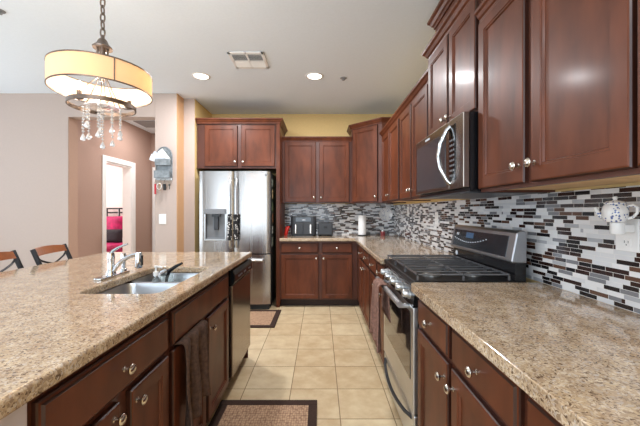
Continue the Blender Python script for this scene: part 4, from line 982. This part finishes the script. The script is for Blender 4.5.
# ------------------------------------------------------------------ counter stools
def stool(loc, rz, label):
    t = thing('counter_stool', (0, 0, 0), label, 'stool', 'counter stools behind the island')
    # local frame: front towards +X, back at -X
    hw = 0.19
    def pt(s, z): # back post curve
        k = max(0, (z-0.62)/0.40); return (-0.19-0.10*k*k, s*hw, z)
    for s in (-1, 1):
        bm = B(); tube(bm, [(-0.23, s*hw, 0.0), (-0.20, s*hw, 0.35), (-0.19, s*hw, 0.62), pt(s, 0.74), pt(s, 0.87), pt(s, 1.0)], 0.016, 8); mk('leg', bm, 'stool_metal', t, smooth=True)
        bm = B(); tube(bm, [(0.20, s*hw, 0.0), (0.19, s*hw, 0.62)], 0.015, 8); mk('leg', bm, 'stool_metal', t, smooth=True)
    bm = B(); box(bm, -0.20, 0.21, -hw-0.01, hw+0.01, 0.60, 0.625, 0.006); mk('seat_frame', bm, 'stool_metal', t)
    bm = B(); box(bm, -0.19, 0.21, -hw, hw, 0.6255, 0.675, 0.02, 3); mk('seat', bm, 'cushion', t)
    bm = B(); n = 12; lo = []; hi = []
    for i in range(n+1):
        y = -hw+2*hw*i/n; bow = -0.03*(1-(y/hw)**2)
        q = [Vector(pt(0, 0.95)), Vector(pt(0, 0.995))]
        lo.append([bm.verts.new((q[0].x+bow+d, y, 0.95)) for d in (-0.011, 0.011)]); hi.append([bm.verts.new((q[1].x+bow+d, y, 0.995+0.012*(1-(y/hw)**2))) for d in (-0.011, 0.011)])
    for i in range(n):
        bm.faces.new((lo[i][0], lo[i+1][0], hi[i+1][0], hi[i][0])); bm.faces.new((lo[i][1], hi[i][1], hi[i+1][1], lo[i+1][1]))
        bm.faces.new((hi[i][0], hi[i+1][0], hi[i+1][1], hi[i][1])); bm.faces.new((lo[i][0], lo[i][1], lo[i+1][1], lo[i+1][0]))
    bm.faces.new((lo[0][0], hi[0][0], hi[0][1], lo[0][1])); bm.faces.new((lo[n][0], lo[n][1], hi[n][1], hi[n][0]))
    mk('top_rail', bm, 'stool_wood', t, label='honey-coloured wooden top rail')
    for s in (-1, 1):
        bm = B(); pts = []
        for i in range(9):
            f = i/8; z = 0.79+0.165*f; y = s*(hw*0.95)*(1-2*f) + s*0.05*math.sin(PI*f*2); p = pt(0, z); pts.append((p[0]-0.02*math.sin(PI*f), y, z))
        tube(bm, pts, 0.007, 8); mk('cross_brace', bm, 'stool_metal', t, smooth=True)
    bm = B(); tube(bm, [(pt(0, 0.78)[0], -hw, 0.78), (pt(0, 0.78)[0], hw, 0.78)], 0.008, 8); mk('back_rail', bm, 'stool_metal', t, smooth=True)
    bm = B(); z = 0.22
    for s in (-1, 1): tube(bm, [(-0.205, s*hw, z), (0.196, s*hw, z)], 0.009, 8)
    tube(bm, [(0.196, -hw, z), (0.196, hw, z)], 0.009, 8); mk('footrest', bm, 'stool_metal', t, smooth=True)
    t.location = loc; t.rotation_euler = (0, 0, rz); return t
stool((-1.79, 2.495, 0), math.radians(12), 'wooden-backed metal stool at the island, right one of the two')
st = stool((-1.79, 2.06, 0), math.radians(12), 'wooden-backed metal stool cut off by the left edge of the photo')

# ------------------------------------------------------------------ bed in the room beyond
t = thing('bed', (-4.4, 6.2, 0), 'bed with black metal headboard and dark bedding seen through the doorway', 'bed')
bm = B()
for x in (-5.25, -4.75, -4.48, -3.95): tube(bm, [(x, 7.12, 0), (x, 7.12, 1.33)], 0.018, 8)
for z in (1.33, 1.24): tube(bm, [(-5.25, 7.12, z), (-3.95, 7.12, z)], 0.016, 8)
tube(bm, [(-5.25, 7.12, 0.7), (-3.95, 7.12, 0.7)], 0.014, 8); mk('headboard', bm, 'black', t, smooth=True)
bm = B(); box(bm, -5.25, -3.95, 5.3, 7.09, 0.12, 0.32); mk('base', bm, 'bed_black', t)
bm = B(); box(bm, -5.27, -3.93, 5.27, 7.09, 0.32, 0.62, 0.05, 3); mk('mattress', bm, 'magenta', t)
def pillow(x0, x1, y, z0, z1, th, m, label, lean=0.12):
    bm = B(); n = 12; G = [[], []]
    for i in range(n+1):
        for s in (0, 1):
            row = []
            for j in range(n+1):
                u, v = i/n*2-1, j/n*2-1; b_ = (max(0, (1-u**4)*(1-v**4)))**0.5
                row.append(bm.verts.new(((x0+x1)/2+u*(x1-x0)/2*(0.94+0.06*v*v), y+(1 if s else -1)*(th*b_+0.002)+lean*(v+1)/2, (z0+z1)/2+v*(z1-z0)/2*(0.94+0.06*u*u))))
            G[s].append(row)
    for s in (0, 1):
        for i in range(n):
            for j in range(n): bm.faces.new((G[s][i][j], G[s][i+1][j], G[s][i+1][j+1], G[s][i][j+1]))
    bmesh.ops.remove_doubles(bm, verts=bm.verts[:], dist=0.005)
    tag(mk('pillow', bm, m, smooth=True), label, 'pillow', 'pillows on the bed')
pillow(-5.2, -4.22, 6.87, 0.70, 1.17, 0.09, 'magenta', 'large magenta pillow against the headboard in the far room')
pillow(-4.66, -4.10, 6.62, 0.62, 0.90, 0.08, 'bed_black', 'dark pillow in front of the magenta one in the far room', 0.08)
pillow(-5.2, -4.70, 6.62, 0.62, 0.90, 0.08, 'magenta', 'smaller magenta pillow left of the dark one in the far room', 0.08)
